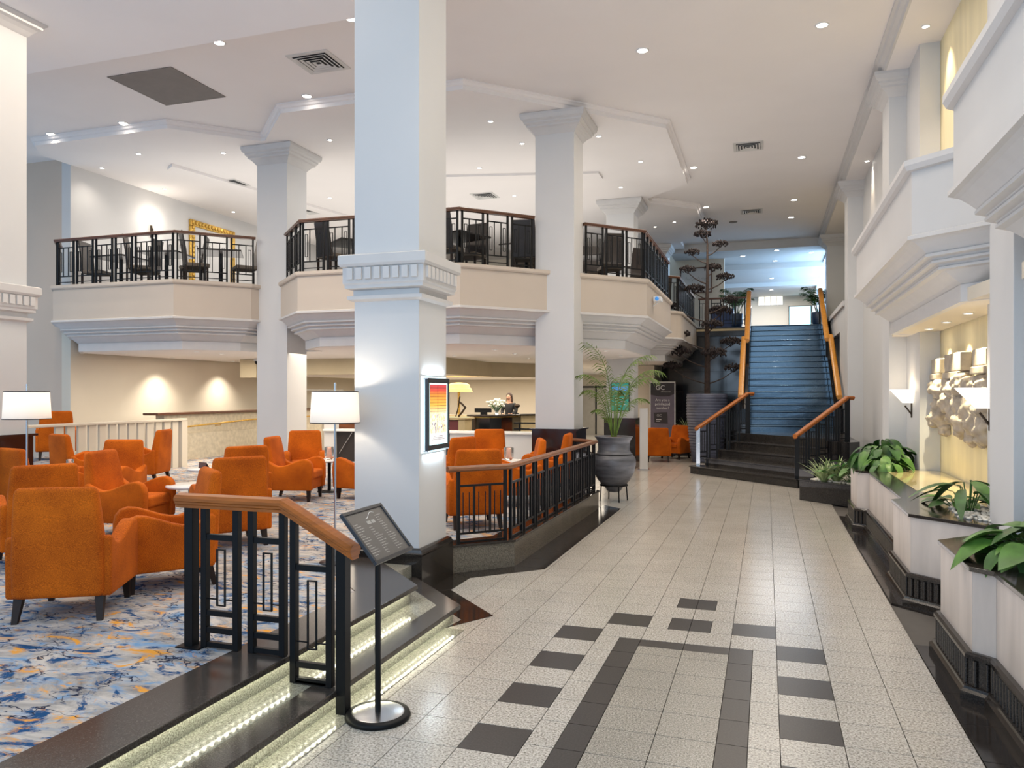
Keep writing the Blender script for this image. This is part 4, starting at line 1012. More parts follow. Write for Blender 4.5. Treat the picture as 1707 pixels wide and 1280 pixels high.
t = thing('ceiling_grille', 'large grey square grille in the ceiling above the lounge', 'ceiling grille', (-9.56, 10.56, 7.1))
obj('frame', MB().sweep([(0, 7.098), (0, 7.088), (0.03, 7.088), (0.03, 7.098)], rect(-10.17, 9.94, -8.95, 11.19), True), 'grille_grey', t)
obj('mesh_panel', MB().box(-10.17, 9.94, 7.090, -8.95, 11.19, 7.099), 'grille_grey', t)
sp = tag(obj('ceiling_speaker', MB().lathe([(0.0, 7.08), (0.10, 7.082), (0.12, 7.09), (0.125, 7.1)], -0.95, 24.22), 'grille_grey'), 'small dark round speaker in the ceiling near the top of the dry tree', 'speaker')

# ------------------------------------------------------------------ orange armchairs (local: front = +Y)
def make_armchair():
    t = proto('armchair', '', 'armchair')
    # arms: swooping side panels, profile in (y, z)
    prof = [(0.37, 0.17), (0.385, 0.40), (0.385, 0.50), (0.37, 0.575), (0.33, 0.625), (0.27, 0.645), (0.20, 0.635), (0.10, 0.60), (0.0, 0.56), (-0.08, 0.54), (-0.15, 0.535), (-0.22, 0.56), (-0.30, 0.62), (-0.34, 0.60), (-0.33, 0.17)]
    for s in (-1, 1):
        a, b = (0.245, 0.355) if s > 0 else (-0.355, -0.245)
        obj('arm', MB().xprism(prof, lambda u, v, w: (w, u, v), a, b, True), 'orange_fabric', t, bevel=0.035, seg=3)
    # high back, slightly reclined and a little wider at the shoulders
    mb = MB(); n = 6
    secs = [(0.17, 0.31, -0.20, -0.36), (0.45, 0.31, -0.22, -0.375), (0.62, 0.300, -0.25, -0.385), (0.80, 0.290, -0.285, -0.40), (0.975, 0.275, -0.32, -0.41)]
    v = []; f = []
    for z, w, yf, yb in secs: v += [(-w, yf, z), (w, yf, z), (w, yb, z), (-w, yb, z)]
    for i in range(len(secs) - 1):
        for j in range(4): f.append((i * 4 + j, i * 4 + (j + 1) % 4, i * 4 + 4 + (j + 1) % 4, i * 4 + 4 + j))
    f += [(3, 2, 1, 0), (16, 17, 18, 19)]
    mb.add(v, f, True)
    obj('backrest', mb, 'orange_fabric', t, bevel=0.05, seg=4)
    obj('seat_base', MB().box(-0.25, -0.30, 0.17, 0.25, 0.34, 0.34), 'orange_fabric', t, bevel=0.02)
    obj('seat_cushion', MB().box(-0.243, -0.24, 0.33, 0.243, 0.375, 0.46), 'orange_fabric', t, bevel=0.035, seg=3)
    obj('seam', MB().box(-0.0015, -0.4145, 0.19, 0.0015, -0.3995, 0.93), 'wood_dark', None) if False else None
    for sx, sy in ((-1, 1), (1, 1), (-1, -1), (1, -1)):
        x, y = 0.27 * sx, (0.31 if sy > 0 else -0.29); dy = 0.0 if sy > 0 else -0.05
        mb = MB(); tw, bw = 0.030, 0.019
        mb.add([(x - tw, y - tw, 0.175), (x + tw, y - tw, 0.175), (x + tw, y + tw, 0.175), (x - tw, y + tw, 0.175), (x + sx * .012 - bw, y + dy - bw, 0), (x + sx * .012 + bw, y + dy - bw, 0), (x + sx * .012 + bw, y + dy + bw, 0), (x + sx * .012 - bw, y + dy + bw, 0)],
               [(0, 1, 2, 3), (7, 6, 5, 4), (0, 4, 5, 1), (1, 5, 6, 2), (2, 6, 7, 3), (3, 7, 4, 0)])
        obj('leg', mb, 'wood_leg', t)
    return t
chair = make_armchair()
G1 = 'orange armchairs in the lounge'
def ac(x, y, fx, fy, label, z=LZ, group=G1, sc=1.0):
    return place(chair, (x, y, z), math.atan2(-fx, fy), label, group, sc)
ac(-5.01, 4.57, -.48, .88, 'nearest orange armchair at lower left, its back turned to the camera')
ac(-6.80, 5.77, -.85, .52, 'orange armchair seen from behind, directly beyond the nearest one at lower left')
ac(-8.71, 7.44, .2, .98, 'orange armchair cut by the left edge of the photo below the left floor lamp')
ac(-4.96, 5.46, -.62, -.78, 'orange armchair in side view with its sloping arm beside the nearest railing post')
ac(-5.60, 7.12, -.8, .6, 'orange armchair with its square back right above the nearest wooden handrail')
ac(-6.64, 8.55, -.86, .51, 'orange armchair whose back rises just behind the one above the nearest handrail')
ac(-6.98, 10.40, .97, .25, 'orange armchair in side view facing right, left of the floor lamp pole')
ac(-7.75, 11.85, .54, -.84, 'orange armchair facing the camera between the left white pillar and the floor lamp')
ac(-6.02, 10.90, -.97, .15, 'orange armchair half hidden by the nearest pillar, right of the floor lamp pole')
ac(-10.95, 11.5, -.9, -.3, 'orange armchair at the right end of the cream balustrade')
ac(-8.78, 8.60, .3, -.95, 'orange armchair facing the camera in front of the cream balustrade')
ac(-11.0, 10.15, .25, .97, 'dark looking orange armchair turned away, near the left end of the cream balustrade')
ac(-7.12, 7.25, .97, .22, 'orange armchair facing right with a long rounded arm, middle of the left seating group')
ac(-3.50, 9.05, -.55, .83, 'nearest orange armchair behind the kerb railing, its back to the camera', group='orange armchairs behind the kerb railing')
ac(-4.78, 11.2, -.9, .3, 'orange armchair partly hidden by the poster side of the nearest pillar', group='orange armchairs behind the kerb railing')
ac(-4.82, 13.3, .3, -.95, 'orange armchair facing the camera in front of the reception counter', group='orange armchairs behind the kerb railing')
ac(-3.52, 10.95, -.85, -.35, 'orange armchair facing left just behind the brown handrail', group='orange armchairs behind the kerb railing')
ac(-3.52, 12.6, -.97, -.1, 'orange armchair seen edge on at the foot of the second pillar', group='orange armchairs behind the kerb railing')
ac(-2.93, 22.3, -.13, .99, 'orange armchair with its back to the camera near the dark banner', 0.003, 'orange armchairs near the banner')
ac(-2.58, 23.45, -.35, -.93, 'lighter lit orange armchair beyond the one near the dark banner', 0.003, 'orange armchairs near the banner')
ac(-3.75, 23.0, .8, .5, 'sliver of an orange armchair between the potted palm and the white panel', 0.003, 'orange armchairs near the banner')

# ------------------------------------------------------------------ lounge tables with candles
def make_table():
    t = proto('side_table', '', 'table')
    obj('table_top', MB().lathe([(0.0, 0.505), (0.27, 0.505), (0.285, 0.515), (0.285, 0.53), (0.27, 0.54), (0.0, 0.54)], n=36), 'white_top', t)
    obj('stem', MB().tube([(0, 0, 0.01), (0, 0, 0.505)], 0.028, 12), 'black_metal', t)
    obj('base', MB().lathe([(0.0, 0.0), (0.2, 0.0), (0.2, 0.012), (0.03, 0.03), (0.0, 0.03)], n=28), 'black_metal', t)
    return t
table = make_table()
TBL = [((-9.75, 8.8), 'round white topped table with a candle, among the armchairs at far left'), ((-6.65, 7.72), 'round white topped table behind the armchair in side view near the railing'), ((-7.88, 9.5), 'round white topped table with a folded card beneath the cream balustrade end'),
       ((-6.95, 11.35), 'round white topped table with a candle, left of the floor lamp pole'), ((-4.05, 12.15), 'round white topped table with a candle, behind the kerb railing')]
for (x, y), lab in TBL: place(table, (x, y, LZ), 0, lab, 'round lounge tables')
cd = proto('candle_holder', '', 'candle')
obj('glass', MB().lathe([(0.0, 0.0), (0.04, 0.0), (0.048, 0.02), (0.052, 0.13), (0.044, 0.13), (0.04, 0.03), (0.0, 0.02)], n=20), 'clear_glass', cd)
obj('wax', MB().lathe([(0.0, 0.021), (0.036, 0.021), (0.038, 0.11), (0.0, 0.112)], n=18), 'candle_glass', cd)
for i, lab in ((0, 'red glass candle holder on the far left round table'), (3, 'tall patterned candle holder on the table left of the floor lamp'), (4, 'tall patterned candle holder on the table behind the kerb railing')):
    place(cd, (TBL[i][0][0], TBL[i][0][1], LZ + 0.541), 0, lab, 'candle holders', 1.0 if i == 0 else 1.6)
tag(obj('menu_card', MB().add([(-7.98, 9.42, 0.842), (-7.80, 9.36, 0.842), (-7.80, 9.38, 0.93), (-7.98, 9.44, 0.93), (-7.97, 9.50, 0.842), (-7.79, 9.44, 0.842)], [(0, 1, 2, 3), (3, 2, 5, 4)]), 'wood_dark'), 'small dark folded card on the round table below the cream balustrade', 'card')

# ------------------------------------------------------------------ floor lamps
def floor_lamp(x, y, label):
    t = thing('floor_lamp', label, 'floor lamp', (x, y, LZ))
    obj('base', MB().lathe([(0.0, LZ), (0.15, LZ), (0.15, LZ + 0.012), (0.02, LZ + 0.022), (0.0, LZ + 0.022)], x, y, 32), 'dark_metal', t)
    obj('pole', MB().tube([(x, y, LZ + 0.02), (x, y, 2.05)], 0.0105, 10), 'steel', t)
    sh = obj('lamp_shade', MB().lathe([(0.236, 1.662), (0.238, 1.664), (0.222, 1.968), (0.220, 1.966)], x, y, 48, cap=False), 'lamp_shade', t)
    obj('shade_rim', MB().lathe([(0.234, 1.656), (0.242, 1.656), (0.242, 1.666), (0.234, 1.666), (0.234, 1.656)], x, y, 48, cap=False), 'dark_metal', t)
    obj('shade_rim', MB().lathe([(0.218, 1.962), (0.225, 1.962), (0.225, 1.970), (0.218, 1.970), (0.218, 1.962)], x, y, 48, cap=False), 'dark_metal', t)
    mb = MB()
    for k in range(3):
        a = k * 2.09; mb.tube([(x, y, 1.955), (x + 0.22 * math.cos(a), y + 0.22 * math.sin(a), 1.963)], 0.003, 5)
    obj('shade_ring', mb, 'steel', t)
    obj('bulb', MB().ico((x, y, 1.80), 0.035, 2), 'lamp_white', t)
    light('floor_lamp_light', 'POINT', (x, y, 1.885), 19, (1, 0.86, 0.68), 0.04)
floor_lamp(-3.99, 6.62, 'slim floor lamp with a lit white drum shade in front of the nearest pillar')
floor_lamp(-7.86, 6.53, 'slim floor lamp with a lit white drum shade near the left edge of the photo')

# ------------------------------------------------------------------ menu stand
ms = thing('menu_stand', 'black pole menu stand with a tilted framed sheet beside the steps', 'sign stand', (-2.22, 4.17, 0))
cx, cy = -2.22, 4.17
obj('base', MB().lathe([(0.0, 0.0), (0.19, 0.0), (0.197, 0.012), (0.19, 0.03), (0.155, 0.034), (0.0, 0.034)], cx, cy, 48), 'black_metal', ms)
obj('base_cover', MB().lathe([(0.0, 0.042), (0.03, 0.042), (0.15, 0.036), (0.158, 0.034)], cx, cy, 48), 'steel', ms)
obj('pole', MB().tube([(cx, cy, 0.04), (cx, cy, 1.07)], 0.018, 16), 'black_metal', ms)
tau = R(50); zc = 1.11; A_, B_ = 0.24, 0.18
def SP(i, j, n): # i along +Y, j up the slope, n along the normal
    u = Vector((-math.cos(tau), 0, math.sin(tau))); nn = Vector((math.sin(tau), 0, math.cos(tau)))
    return Vector((cx, cy, zc)) + Vector((0, 1, 0)) * i + u * j + nn * n
def plate(mb, i0, i1, j0, j1, n0, n1):
    v = [SP(i, j, n) for n in (n0, n1) for i, j in ((i0, j0), (i1, j0), (i1, j1), (i0, j1))]
    mb.add(v, [(3, 2, 1, 0), (4, 5, 6, 7), (0, 1, 5, 4), (1, 2, 6, 5), (2, 3, 7, 6), (3, 0, 4, 7)]); return mb
fm = MB(); q = 0.022
plate(fm, -A_, A_, B_ - q, B_, -0.012, 0.012); plate(fm, -A_, A_, -B_, -B_ + q, -0.012, 0.012); plate(fm, -A_, -A_ + q, -B_ + q, B_ - q, -0.012, 0.012); plate(fm, A_ - q, A_, -B_ + q, B_ - q, -0.012, 0.012)
obj('frame', fm, 'dark_metal', ms, bevel=0.003)
obj('sheet', plate(MB(), -A_ + q, A_ - q, -B_ + q, B_ - q, -0.008, 0.003), 'menu_sheet', ms)
tx = MB(); rr = random.Random(3)
for c0, c1, n_, top in ((-0.20, -0.08, 15, 0.085), (-0.055, 0.065, 12, 0.045), (0.085, 0.20, 16, 0.11)):
    for k in range(n_):
        j = top - k * 0.0165
        if j < -0.145: break
        l = rr.uniform(0.35, 1.0) * (c1 - c0) * 0.8
        x = c0
        while x < c0 + l:
            wl = rr.uniform(0.008, 0.02); plate(tx, x, min(x + wl, c0 + l), j, j + 0.0045, 0.0031, 0.0037); x += wl + 0.005
plate(tx, -0.045, 0.0, 0.068, 0.090, 0.0031, 0.004); plate(tx, 0.01, 0.05, 0.068, 0.090, 0.0031, 0.004)
obj('lettering', tx, 'print_grey', ms)['kind'] = 'stuff'
lg = MB()
for k in range(9):
    a = -0.8 + k * 0.22; lg.bar(SP(-0.03 + 0.014 * k, 0.125 + 0.018 * math.sin(a * 2.2), 0.0036), SP(-0.03 + 0.014 * (k + 1), 0.125 + 0.018 * math.sin((a + 0.22) * 2.2), 0.0036), 0.003, 0.003)
obj('logo', lg, 'print_white', ms)

# ------------------------------------------------------------------ backlit poster on the nearest pillar
po = thing('poster', 'backlit poster of red, orange and yellow shapes on the side of the nearest pillar', 'poster', (-3.25, 7.29, 1.74))
obj('glass_plate', MB().box(-3.248, 6.995, 1.35, -3.236, 7.595, 2.115), 'pale_blue_glass', po)
fr = MB(); Y0_, Y1_, Z0_, Z1_ = 7.04, 7.595, 1.375, 2.10
fr.box(-3.225, Y0_, Z1_ - 0.05, -3.195, Y1_, Z1_).box(-3.225, Y0_, Z0_, -3.195, Y1_, Z0_ + 0.05).box(-3.225, Y0_, Z0_ + 0.05, -3.195, Y0_ + 0.04, Z1_ - 0.05).box(-3.225, Y1_ - 0.04, Z0_ + 0.05, -3.195, Y1_, Z1_ - 0.05)
obj('frame', fr, 'dark_metal', po)
obj('light_panel', MB().box(-3.224, Y0_ + 0.04, Z0_ + 0.05, -3.203, Y1_ - 0.04, Z1_ - 0.05), 'screen_glow', po)
obj('print', MB().box(-3.203, Y0_ + 0.065, Z0_ + 0.07, -3.2015, Y1_ - 0.065, Z1_ - 0.065), 'poster_print', po)
gl = MB()
for k in range(9): gl.box(-3.2016, Y0_ + 0.066, 1.76 + 0.03 * k, -3.2009, Y1_ - 0.066, 1.763 + 0.03 * k)
gl.box(-3.2016, 7.30, 1.72, -3.2009, 7.304, 2.03)
for k in range(3):
    gl.box(-3.2016, Y0_ + 0.12 + 0.02 * k, 1.475 + 0.017 * k, -3.2009, Y1_ - 0.12 - 0.025 * k, 1.479 + 0.017 * k)
obj('line_work', gl, 'maroon', po)
mb = MB()
for y in (7.03, 7.57):
    for z in (1.37, 2.095): mb.tube([(-3.25, y, z), (-3.19, y, z)], 0.008, 8)
obj('standoff', mb, 'steel', po)
light('poster_light', 'AREA', (-3.232, 7.30, 2.13), 2.0, (0.75, 0.9, 1.0), 0.5, 0.02, rot=(R(180), 0, R(90)))
light('poster_light', 'AREA', (-3.232, 7.30, 1.335), 2.0, (0.75, 0.9, 1.0), 0.5, 0.02, rot=(0, 0, R(90)))

# ------------------------------------------------------------------ big pot with palm
PX, PY = -2.62, 13.86
vs = thing('palm_pot', 'large dark grey urn on thin metal legs at the end of the railing', 'pot', (PX, PY, 0))
obj('urn', MB().lathe([(0.0, 0.17), (0.10, 0.17), (0.13, 0.20), (0.16, 0.25), (0.22, 0.30), (0.30, 0.40), (0.36, 0.52), (0.392, 0.66), (0.395, 0.74), (0.375, 0.80), (0.33, 0.845), (0.33, 0.86), (0.31, 0.87), (0.285, 0.93), (0.285, 1.04), (0.30, 1.10), (0.335, 1.15), (0.345, 1.17), (0.325, 1.172), (0.30, 1.13), (0.0, 1.13)], PX, PY, 56), 'ceramic', vs)
obj('band', MB().lathe([(0.335, 0.838), (0.345, 0.848), (0.335, 0.858), (0.325, 0.848), (0.335, 0.838)], PX, PY, 48, cap=False), 'black_metal', vs)
mb = MB().lathe([(0.232, 0.28), (0.252, 0.28), (0.252, 0.305), (0.232, 0.305), (0.232, 0.28)], PX, PY, 40, cap=False)
obj('stand_ring', mb, 'black_metal', vs)
for k in range(4):
    a = 0.55 + k * math.pi / 2
    obj('leg', MB().tube([(PX + 0.24 * math.cos(a), PY + 0.24 * math.sin(a), 0.29), (PX + 0.262 * math.cos(a), PY + 0.262 * math.sin(a), 0.003)], 0.011, 8), 'black_metal', vs)
obj('soil', MB().lathe([(0.0, 1.165), (0.15, 1.155), (0.30, 1.135)], PX, PY, 24), 'soil', vs)
def frond(mb, base, az, elev, L, droop, n=17, lw=0.30, ww=0.011):
    """arching stem with paired narrow leaflets"""
    p = Vector(base); h = Vector((math.cos(az), math.sin(az), 0)); pts = [p.copy()]; e = elev
    for k in range(n):
        p = p + (h * math.cos(e) + Vector((0, 0, 1)) * math.sin(e)) * (L / n); pts.append(p.copy()); e -= droop / n * 2.9 * (k / n) ** 1.9
    mb.tube(pts, [0.011 * (1 - 0.8 * i / n) + 0.002 for i in range(n + 1)], 5)
    side = Vector((-h.y, h.x, 0))
    for k in range(7, n + 1):
        f = (k - 7) / (n - 7); l = lw * (0.55 + 0.9 * f * (1.15 - f)) * (1.0 if k < n else 0.7)
        d = (pts[k] - pts[k - 1]).normalized()
        for s in (-1, 1):
            for sub in (0, 0.5):
                a = pts[k] - d * (L / n) * sub
                out = (side * s * 0.8 + d * 0.62 + Vector((0, 0, -0.05 - 0.35 * rnd.random()))).normalized()
                m_ = a + out * l * 0.55; tip = a + out * l + Vector((0, 0, -0.34 * l))
                w = d * ww
                mb.add([a - w * .5, a + w * .5, m_ + w, tip, m_ - w], [(0, 1, 2, 3, 4)], True)
def palm(x, y, z, label, fr, L, mt='palm_leaf', lw=0.30, ww=0.011):
    t = thing('palm', label, 'plant', (x, y, z))
    for i, (az, el, k, dr) in enumerate(fr):
        mb = MB(); frond(mb, (x + 0.04 * math.cos(az), y + 0.04 * math.sin(az), z), az, el, L * k, dr, lw=lw * k, ww=ww); obj('frond', mb, mt, t)
    return t
palm(PX, PY, 1.15, 'feathery green palm growing in the large dark grey urn', [(R(15), R(80), 1.0, R(128)), (R(-10), R(78), 1.12, R(120)), (R(215), R(84), 1.0, R(122)), (R(232), R(76), 0.82, R(125)), (R(30), R(87), 1.22, R(105)), (R(225), R(88), 1.28, R(78)), (R(285), R(80), 0.80, R(130)), (R(80), R(82), 1.0, R(110)), (R(335), R(70), 0.72, R(120)), (R(245), R(66), 0.55, R(120))], 1.45, lw=0.32, ww=0.009)
tag(obj('tassel', MB().tube([(-2.74, 13.35, 1.78), (-2.74, 13.35, 1.42)], [0.025, 0.03], 8).tube([(-2.74, 13.35, 1.42), (-2.745, 13.35, 1.18)], [0.035, 0.055], 8), 'white_plastic'), 'pale hanging tassel in front of the palm', 'tassel') if False else None

# ------------------------------------------------------------------ tall dry tree in ribbed pot
TX, TY = -1.60, 22.55
rp = thing('tree_pot', 'huge horizontally ribbed blue grey pot behind the left stair railing', 'pot', (TX, TY, 0))
prf = [(0.0, 0.0), (0.40, 0.0)]
for k in range(23):
    z = 0.04 + k * 0.08; r = 0.42 + 0.14 * min(1, z / 1.3); prf += [(r, z), (r + 0.022, z + 0.025), (r, z + 0.055)]
prf += [(0.56, 1.88), (0.56, 1.93), (0.50, 1.93), (0.48, 1.80), (0.0, 1.80)]
obj('body', MB().lathe(prf, TX, TY, 48), 'ribbed_ceramic', rp)
obj('soil', MB().lathe([(0.0, 1.86), (0.49, 1.84)], TX, TY, 24), 'soil', rp)
tr = thing('dry_tree', 'tall dark dried flower stalk with clustered blooms rising beside the stair', 'tree', (TX, TY, 1.84))
trunk = [(TX, TY, 1.82), (TX + 0.02, TY, 3.0), (TX - 0.01, TY, 4.2), (TX + 0.015, TY, 5.2), (TX + 0.01, TY, 6.2), (TX - 0.03, TY, 6.62)]
obj('trunk', MB().tube(trunk, [0.085, 0.07, 0.058, 0.042, 0.026, 0.012], 10), 'dry_wood', tr)
cl = MB()
for k in range(150):
    a = rnd.uniform(0, 2 * math.pi); r = math.sqrt(rnd.random()) * 0.31; z = 0.10 * (1 - (r / 0.31) ** 2) + rnd.uniform(-0.07, 0.05)
    cl.ico((r * math.cos(a), r * math.sin(a), z), (0.022, 0.022, 0.036), 0, 0.35)
for k in range(16):
    a = rnd.uniform(0, 2 * math.pi); r = rnd.uniform(0.08, 0.24)
    cl.tube([(0, 0, -0.14), (r * math.cos(a), r * math.sin(a), 0.02)], 0.006, 4)
cme = cl.mesh('bloom')
rv = Vector((math.cos(TH), math.sin(TH), 0)); fv = Vector((-math.sin(TH), math.cos(TH), 0))
BR = [(-0.02, 6.72, 0.0, 1.1), (-0.10, 6.46, 0.1, 0.85), (-0.40, 5.95, 0.1, 0.75), (0.35, 6.15, -0.1, 0.75), (-0.58, 5.42, -0.15, 0.8), (0.22, 5.53, 0.2, 0.85), (0.55, 5.25, 0.1, 0.85), (-0.30, 4.92, 0.25, 1.0), (0.62, 4.58, -0.1, 0.8), (0.45, 4.30, 0.3, 1.15), (-0.85, 4.42, 0.2, 0.8),
      (0.06, 3.86, -0.3, 1.0), (-0.78, 3.62, 0.1, 1.1), (0.75, 3.42, 0.3, 1.0), (-0.82, 3.12, -0.2, 1.1), (0.10, 3.06, -0.35, 1.15), (-0.98, 2.72, 0.0, 0.9), (0.78, 2.66, 0.1, 0.9)]
for dx, z, dy, s in BR:
    c = Vector((TX, TY, z)) + rv * dx + fv * dy; zb = max(2.0, z - 0.22 - abs(dx) * 0.28)
    if z < 2.8: zb = 2.2
    b0 = Vector((TX, TY, zb)); mid = b0 + (c - b0) * 0.62 + Vector((0, 0, -0.07 - abs(dx) * 0.05))
    br = obj('branch', MB().tube([b0, b0 + (mid - b0) * 0.5 + Vector((0, 0, -0.015)), mid, c - Vector((0, 0, 0.10 * s))], [0.022, 0.018, 0.015, 0.011], 6), 'dry_wood', tr)
    share('bloom', cme, 'dry_bloom', br, (c.x, c.y, c.z), rot=(0, 0, rnd.uniform(0, 6)), sc=(s * .95, s * .95, s))

# ------------------------------------------------------------------ leafy plants
def leaf_mesh(L, Wd, bend, n=6):
    mb = MB(); v = []; f = []
    for i in range(n + 1):
        t_ = i / n; w = Wd * math.sin(math.pi * min(1, t_ * 0.93 + 0.07)) ** 0.8; y = L * t_; z = -bend * L * t_ * t_
        v += [(-w, y, z + 0.25 * w), (0, y, z), (w, y, z + 0.25 * w)]
    for i in range(n):
        a = i * 3; f += [(a, a + 1, a + 4, a + 3), (a + 1, a + 2, a + 5, a + 4)]
    mb.add(v, f, True); return mb.mesh('leaf')
def leafy(x, y, z, label, n, R0, Hh, L, Wd, bend, mts, stem=True, group=None, tilt=(0.2, 0.9), aspect=1.0):
    t = thing('leafy_plant', label, 'plant', (x, y, z), group=group)
    meshes = [leaf_mesh(L * k, Wd * k, bend) for k in (0.8, 1.0, 1.15)]
    for m_, mm in zip(meshes, (mts * 3)[:3]): m_.materials.append(M[mm])
    st_ = MB()
    for k in range(n):
        a = k * 2.4 + rnd.uniform(-0.3, 0.3); r = R0 * math.sqrt((k + 0.5) / n); hh = Hh * (1 - 0.55 * (k / n)) * rnd.uniform(0.75, 1.05)
        bx_, by_, bz_ = x + r * math.cos(a) * aspect, y + r * math.sin(a), z + hh
        if stem: st_.tube([(x + 0.3 * (bx_ - x), y + 0.3 * (by_ - y), z), (bx_, by_, bz_)], 0.005, 4)
        me = meshes[k % 3]
        share('leaf', me, mts[0], t, (bx_, by_, bz_), rot=(rnd.uniform(*tilt) - 0.25, rnd.uniform(-0.3, 0.3), a - math.pi / 2 + rnd.uniform(-0.3, 0.3)))
    if stem: obj('stem', st_, 'leaf', t)
    return t
leafy(1.66, 12.75, PZ, 'dense plant with many broad drooping green leaves at the far end of the marble planter', 60, 0.34, 0.42, 0.24, 0.075, 0.9, ['leaf', 'leaf_light', 'leaf'], tilt=(-0.4, 0.5))
leafy(1.62, 12.25, PZ, 'low bright green plant in front of the broad leafed one on the farther planter', 30, 0.22, 0.20, 0.20, 0.06, 0.9, ['leaf_light', 'leaf', 'leaf_light'], tilt=(-0.4, 0.5))
leafy(1.55, 14.6, 0.36, 'bushy dark green plant at the back of the black planter box', 60, 0.50, 0.42, 0.22, 0.05, 0.5, ['leaf', 'leaf', 'leaf_light'], tilt=(-0.2, 0.8))
leafy(1.78, 8.15, PZ, 'plant with long upright stems and dark green leaves before the gold niche', 11, 0.13, 0.36, 0.40, 0.050, 0.7, ['leaf', 'leaf', 'leaf_light'], tilt=(0.1, 0.7))
leafy(1.75, 8.45, PZ, 'low grey green foliage lying on the pebbles of the farther planter', 16, 0.20, 0.10, 0.22, 0.055, 0.3, ['leaf', 'leaf_light', 'leaf'], tilt=(0.1, 0.5))
leafy(1.72, 5.75, PZ, 'broad leafed green plant on the nearest marble planter at the right edge', 44, 0.34, 0.24, 0.24, 0.080, 0.6, ['leaf_light', 'leaf', 'leaf_light'], tilt=(-0.1, 0.6))
def spiky(x, y, z, label, n, L, group=None):
    t = thing('spiky_plant', label, 'plant', (x, y, z), group=group)
    ms_ = [leaf_mesh(L * k, 0.017, 0.35, 7) for k in (0.75, 0.9, 1.05)]
    for k in range(n):
        a = k * 2.4; e = R(88 - 42 * math.sqrt(k / n)); share('leaf', ms_[k % 3], 'leaf_variegated', t, (x + 0.03 * math.cos(a), y + 0.03 * math.sin(a), z), rot=(e, 0, a - math.pi / 2))
    return t
spiky(0.98, 14.86, 0.36, 'left of the two spiky variegated plants in the black planter box', 34, 0.50)
spiky(1.18, 14.82, 0.36, 'right of the two spiky variegated plants in the black planter box', 38, 0.56)
bx = thing('planter_box', 'square black planter box left of the ribbed pot, near the banner', 'planter', (-2.2, 24.6, 0))
obj('box', MB().box(-2.55, 24.5, 0.003, -1.75, 25.2, 0.68), 'stair_granite', bx, bevel=0.01)
obj('soil', MB().box(-2.5, 24.55, 0.681, -1.8, 25.15, 0.70), 'soil', bx)
spiky(-2.36, 24.8, 0.70, 'spiky plant in the square black planter near the banner', 26, 0.6)
leafy(-2.0, 24.85, 0.70, 'leafy green plant in the square black planter near the banner', 30, 0.22, 0.45, 0.2, 0.06, 0.5, ['leaf', 'leaf_light', 'leaf'])
for x, y, lab, lp in ((-0.95, 27.2, 'blue pot left of the head of the stair', 'green palm left of the head of the stair'), (1.62, 27.5, 'blue pot right of the head of the stair', 'green palm right of the head of the stair')):
    t = thing('floor_pot', lab, 'pot', (x, y, 4.1))
    obj('body', MB().lathe([(0.0, 4.1), (0.14, 4.1), (0.19, 4.3), (0.21, 4.6), (0.20, 4.62), (0.18, 4.58), (0.0, 4.56)], x, y, 28), 'blue_pot', t)
    palm(x, y, 4.56, lp, [(R(k * 40 + 10), R(70 + (k % 3) * 6), 0.7 + 0.12 * (k % 3), R(100)) for k in range(9)], 1.15, 'leaf', lw=0.34, ww=0.014)

# ------------------------------------------------------------------ far lounge edge: balustrade, ramp wall
bs = thing('balustrade', 'cream painted balustrade with broad flat slats behind the lounge armchairs', 'balustrade', (-12.4, 12.0, LZ))
obj('top_rail', MB().sweep([(-0.07, 1.33), (-0.07, 1.38), (0.07, 1.38), (0.07, 1.33)], [(-12.4, 9.6), (-12.4, 14.2)]), 'cream_wall', bs, bevel=0.01)
me = MB().box(-0.025, -0.085, LZ, 0.025, 0.085, 1.335).mesh('slat')
for k in range(13): share('slat', me, 'cream_wall', bs, (-12.4, 10.95 + 0.245 * k, 0))
obj('post', MB().tube([(-12.4, 10.25, LZ), (-12.4, 10.25, 1.335)], 0.05, 14), 'cream_wall', bs)
obj('post', MB().box(-12.46, 14.05, LZ, -12.34, 14.22, 1.335), 'cream_wall', bs)
struct('floor', MB().box(-14.5, 9.0, LZ, -12.75, 13.6, 0.62), 'carpet')
ac(-13.6, 11.95, -.75, .66, 'orange armchair standing higher, beyond the cream balustrade near the left lamp', 0.62)
rw = thing('ramp_wall', 'low cream stone wall with flat coping and brass handrail at the back of the lounge', 'wall', (-13.6, 18, LZ))
obj('wall', MB().box(-13.95, 15.0, 0, -13.7, 24.0, 1.42), 'stone_wall', rw)
obj('coping', MB().box(-14.05, 14.7, 1.42, -13.6, 24.05, 1.47), 'wood_dark', rw)
obj('stone_face', MB().box(-13.70, 15.6, 0, -13.62, 24.0, 0.95), 'stone_wall', rw)
obj('handrail', MB().tube([(-13.50, 15.0, 1.10), (-13.50, 18.0, 1.22), (-13.50, 24.0, 1.24)], 0.022, 8), 'gold', rw)
obj('bracket', MB().tube([(-13.70, 16.8, 1.10), (-13.52, 16.8, 1.12), (-13.50, 16.8, 1.17)], 0.012, 6), 'gold', rw)
t = thing('loop_rail', 'thin white bent metal rail standing on the back ramp wall', 'rail', (-13.8, 20.5, 1.47))
obj('tube', MB().tube([(-13.8, 20.6, 1.47), (-13.8, 20.6, 1.98), (-13.8, 20.75, 2.05), (-13.8, 23.4, 2.05), (-13.8, 23.5, 1.47)], 0.018, 8), 'white_plastic', t)
cb = tag(obj('beam_block', MB().box(-13.0, 16.9, 2.35, -12.5, 17.25, 2.82), 'beige_bulkhead'), 'beige block under the balcony ceiling at the left pillar', 'beam'); cb['kind'] = 'structure'
t = thing('dome_camera', 'small white dome camera under the left balcony', 'camera', (-12.0, 16.85, 2.80))
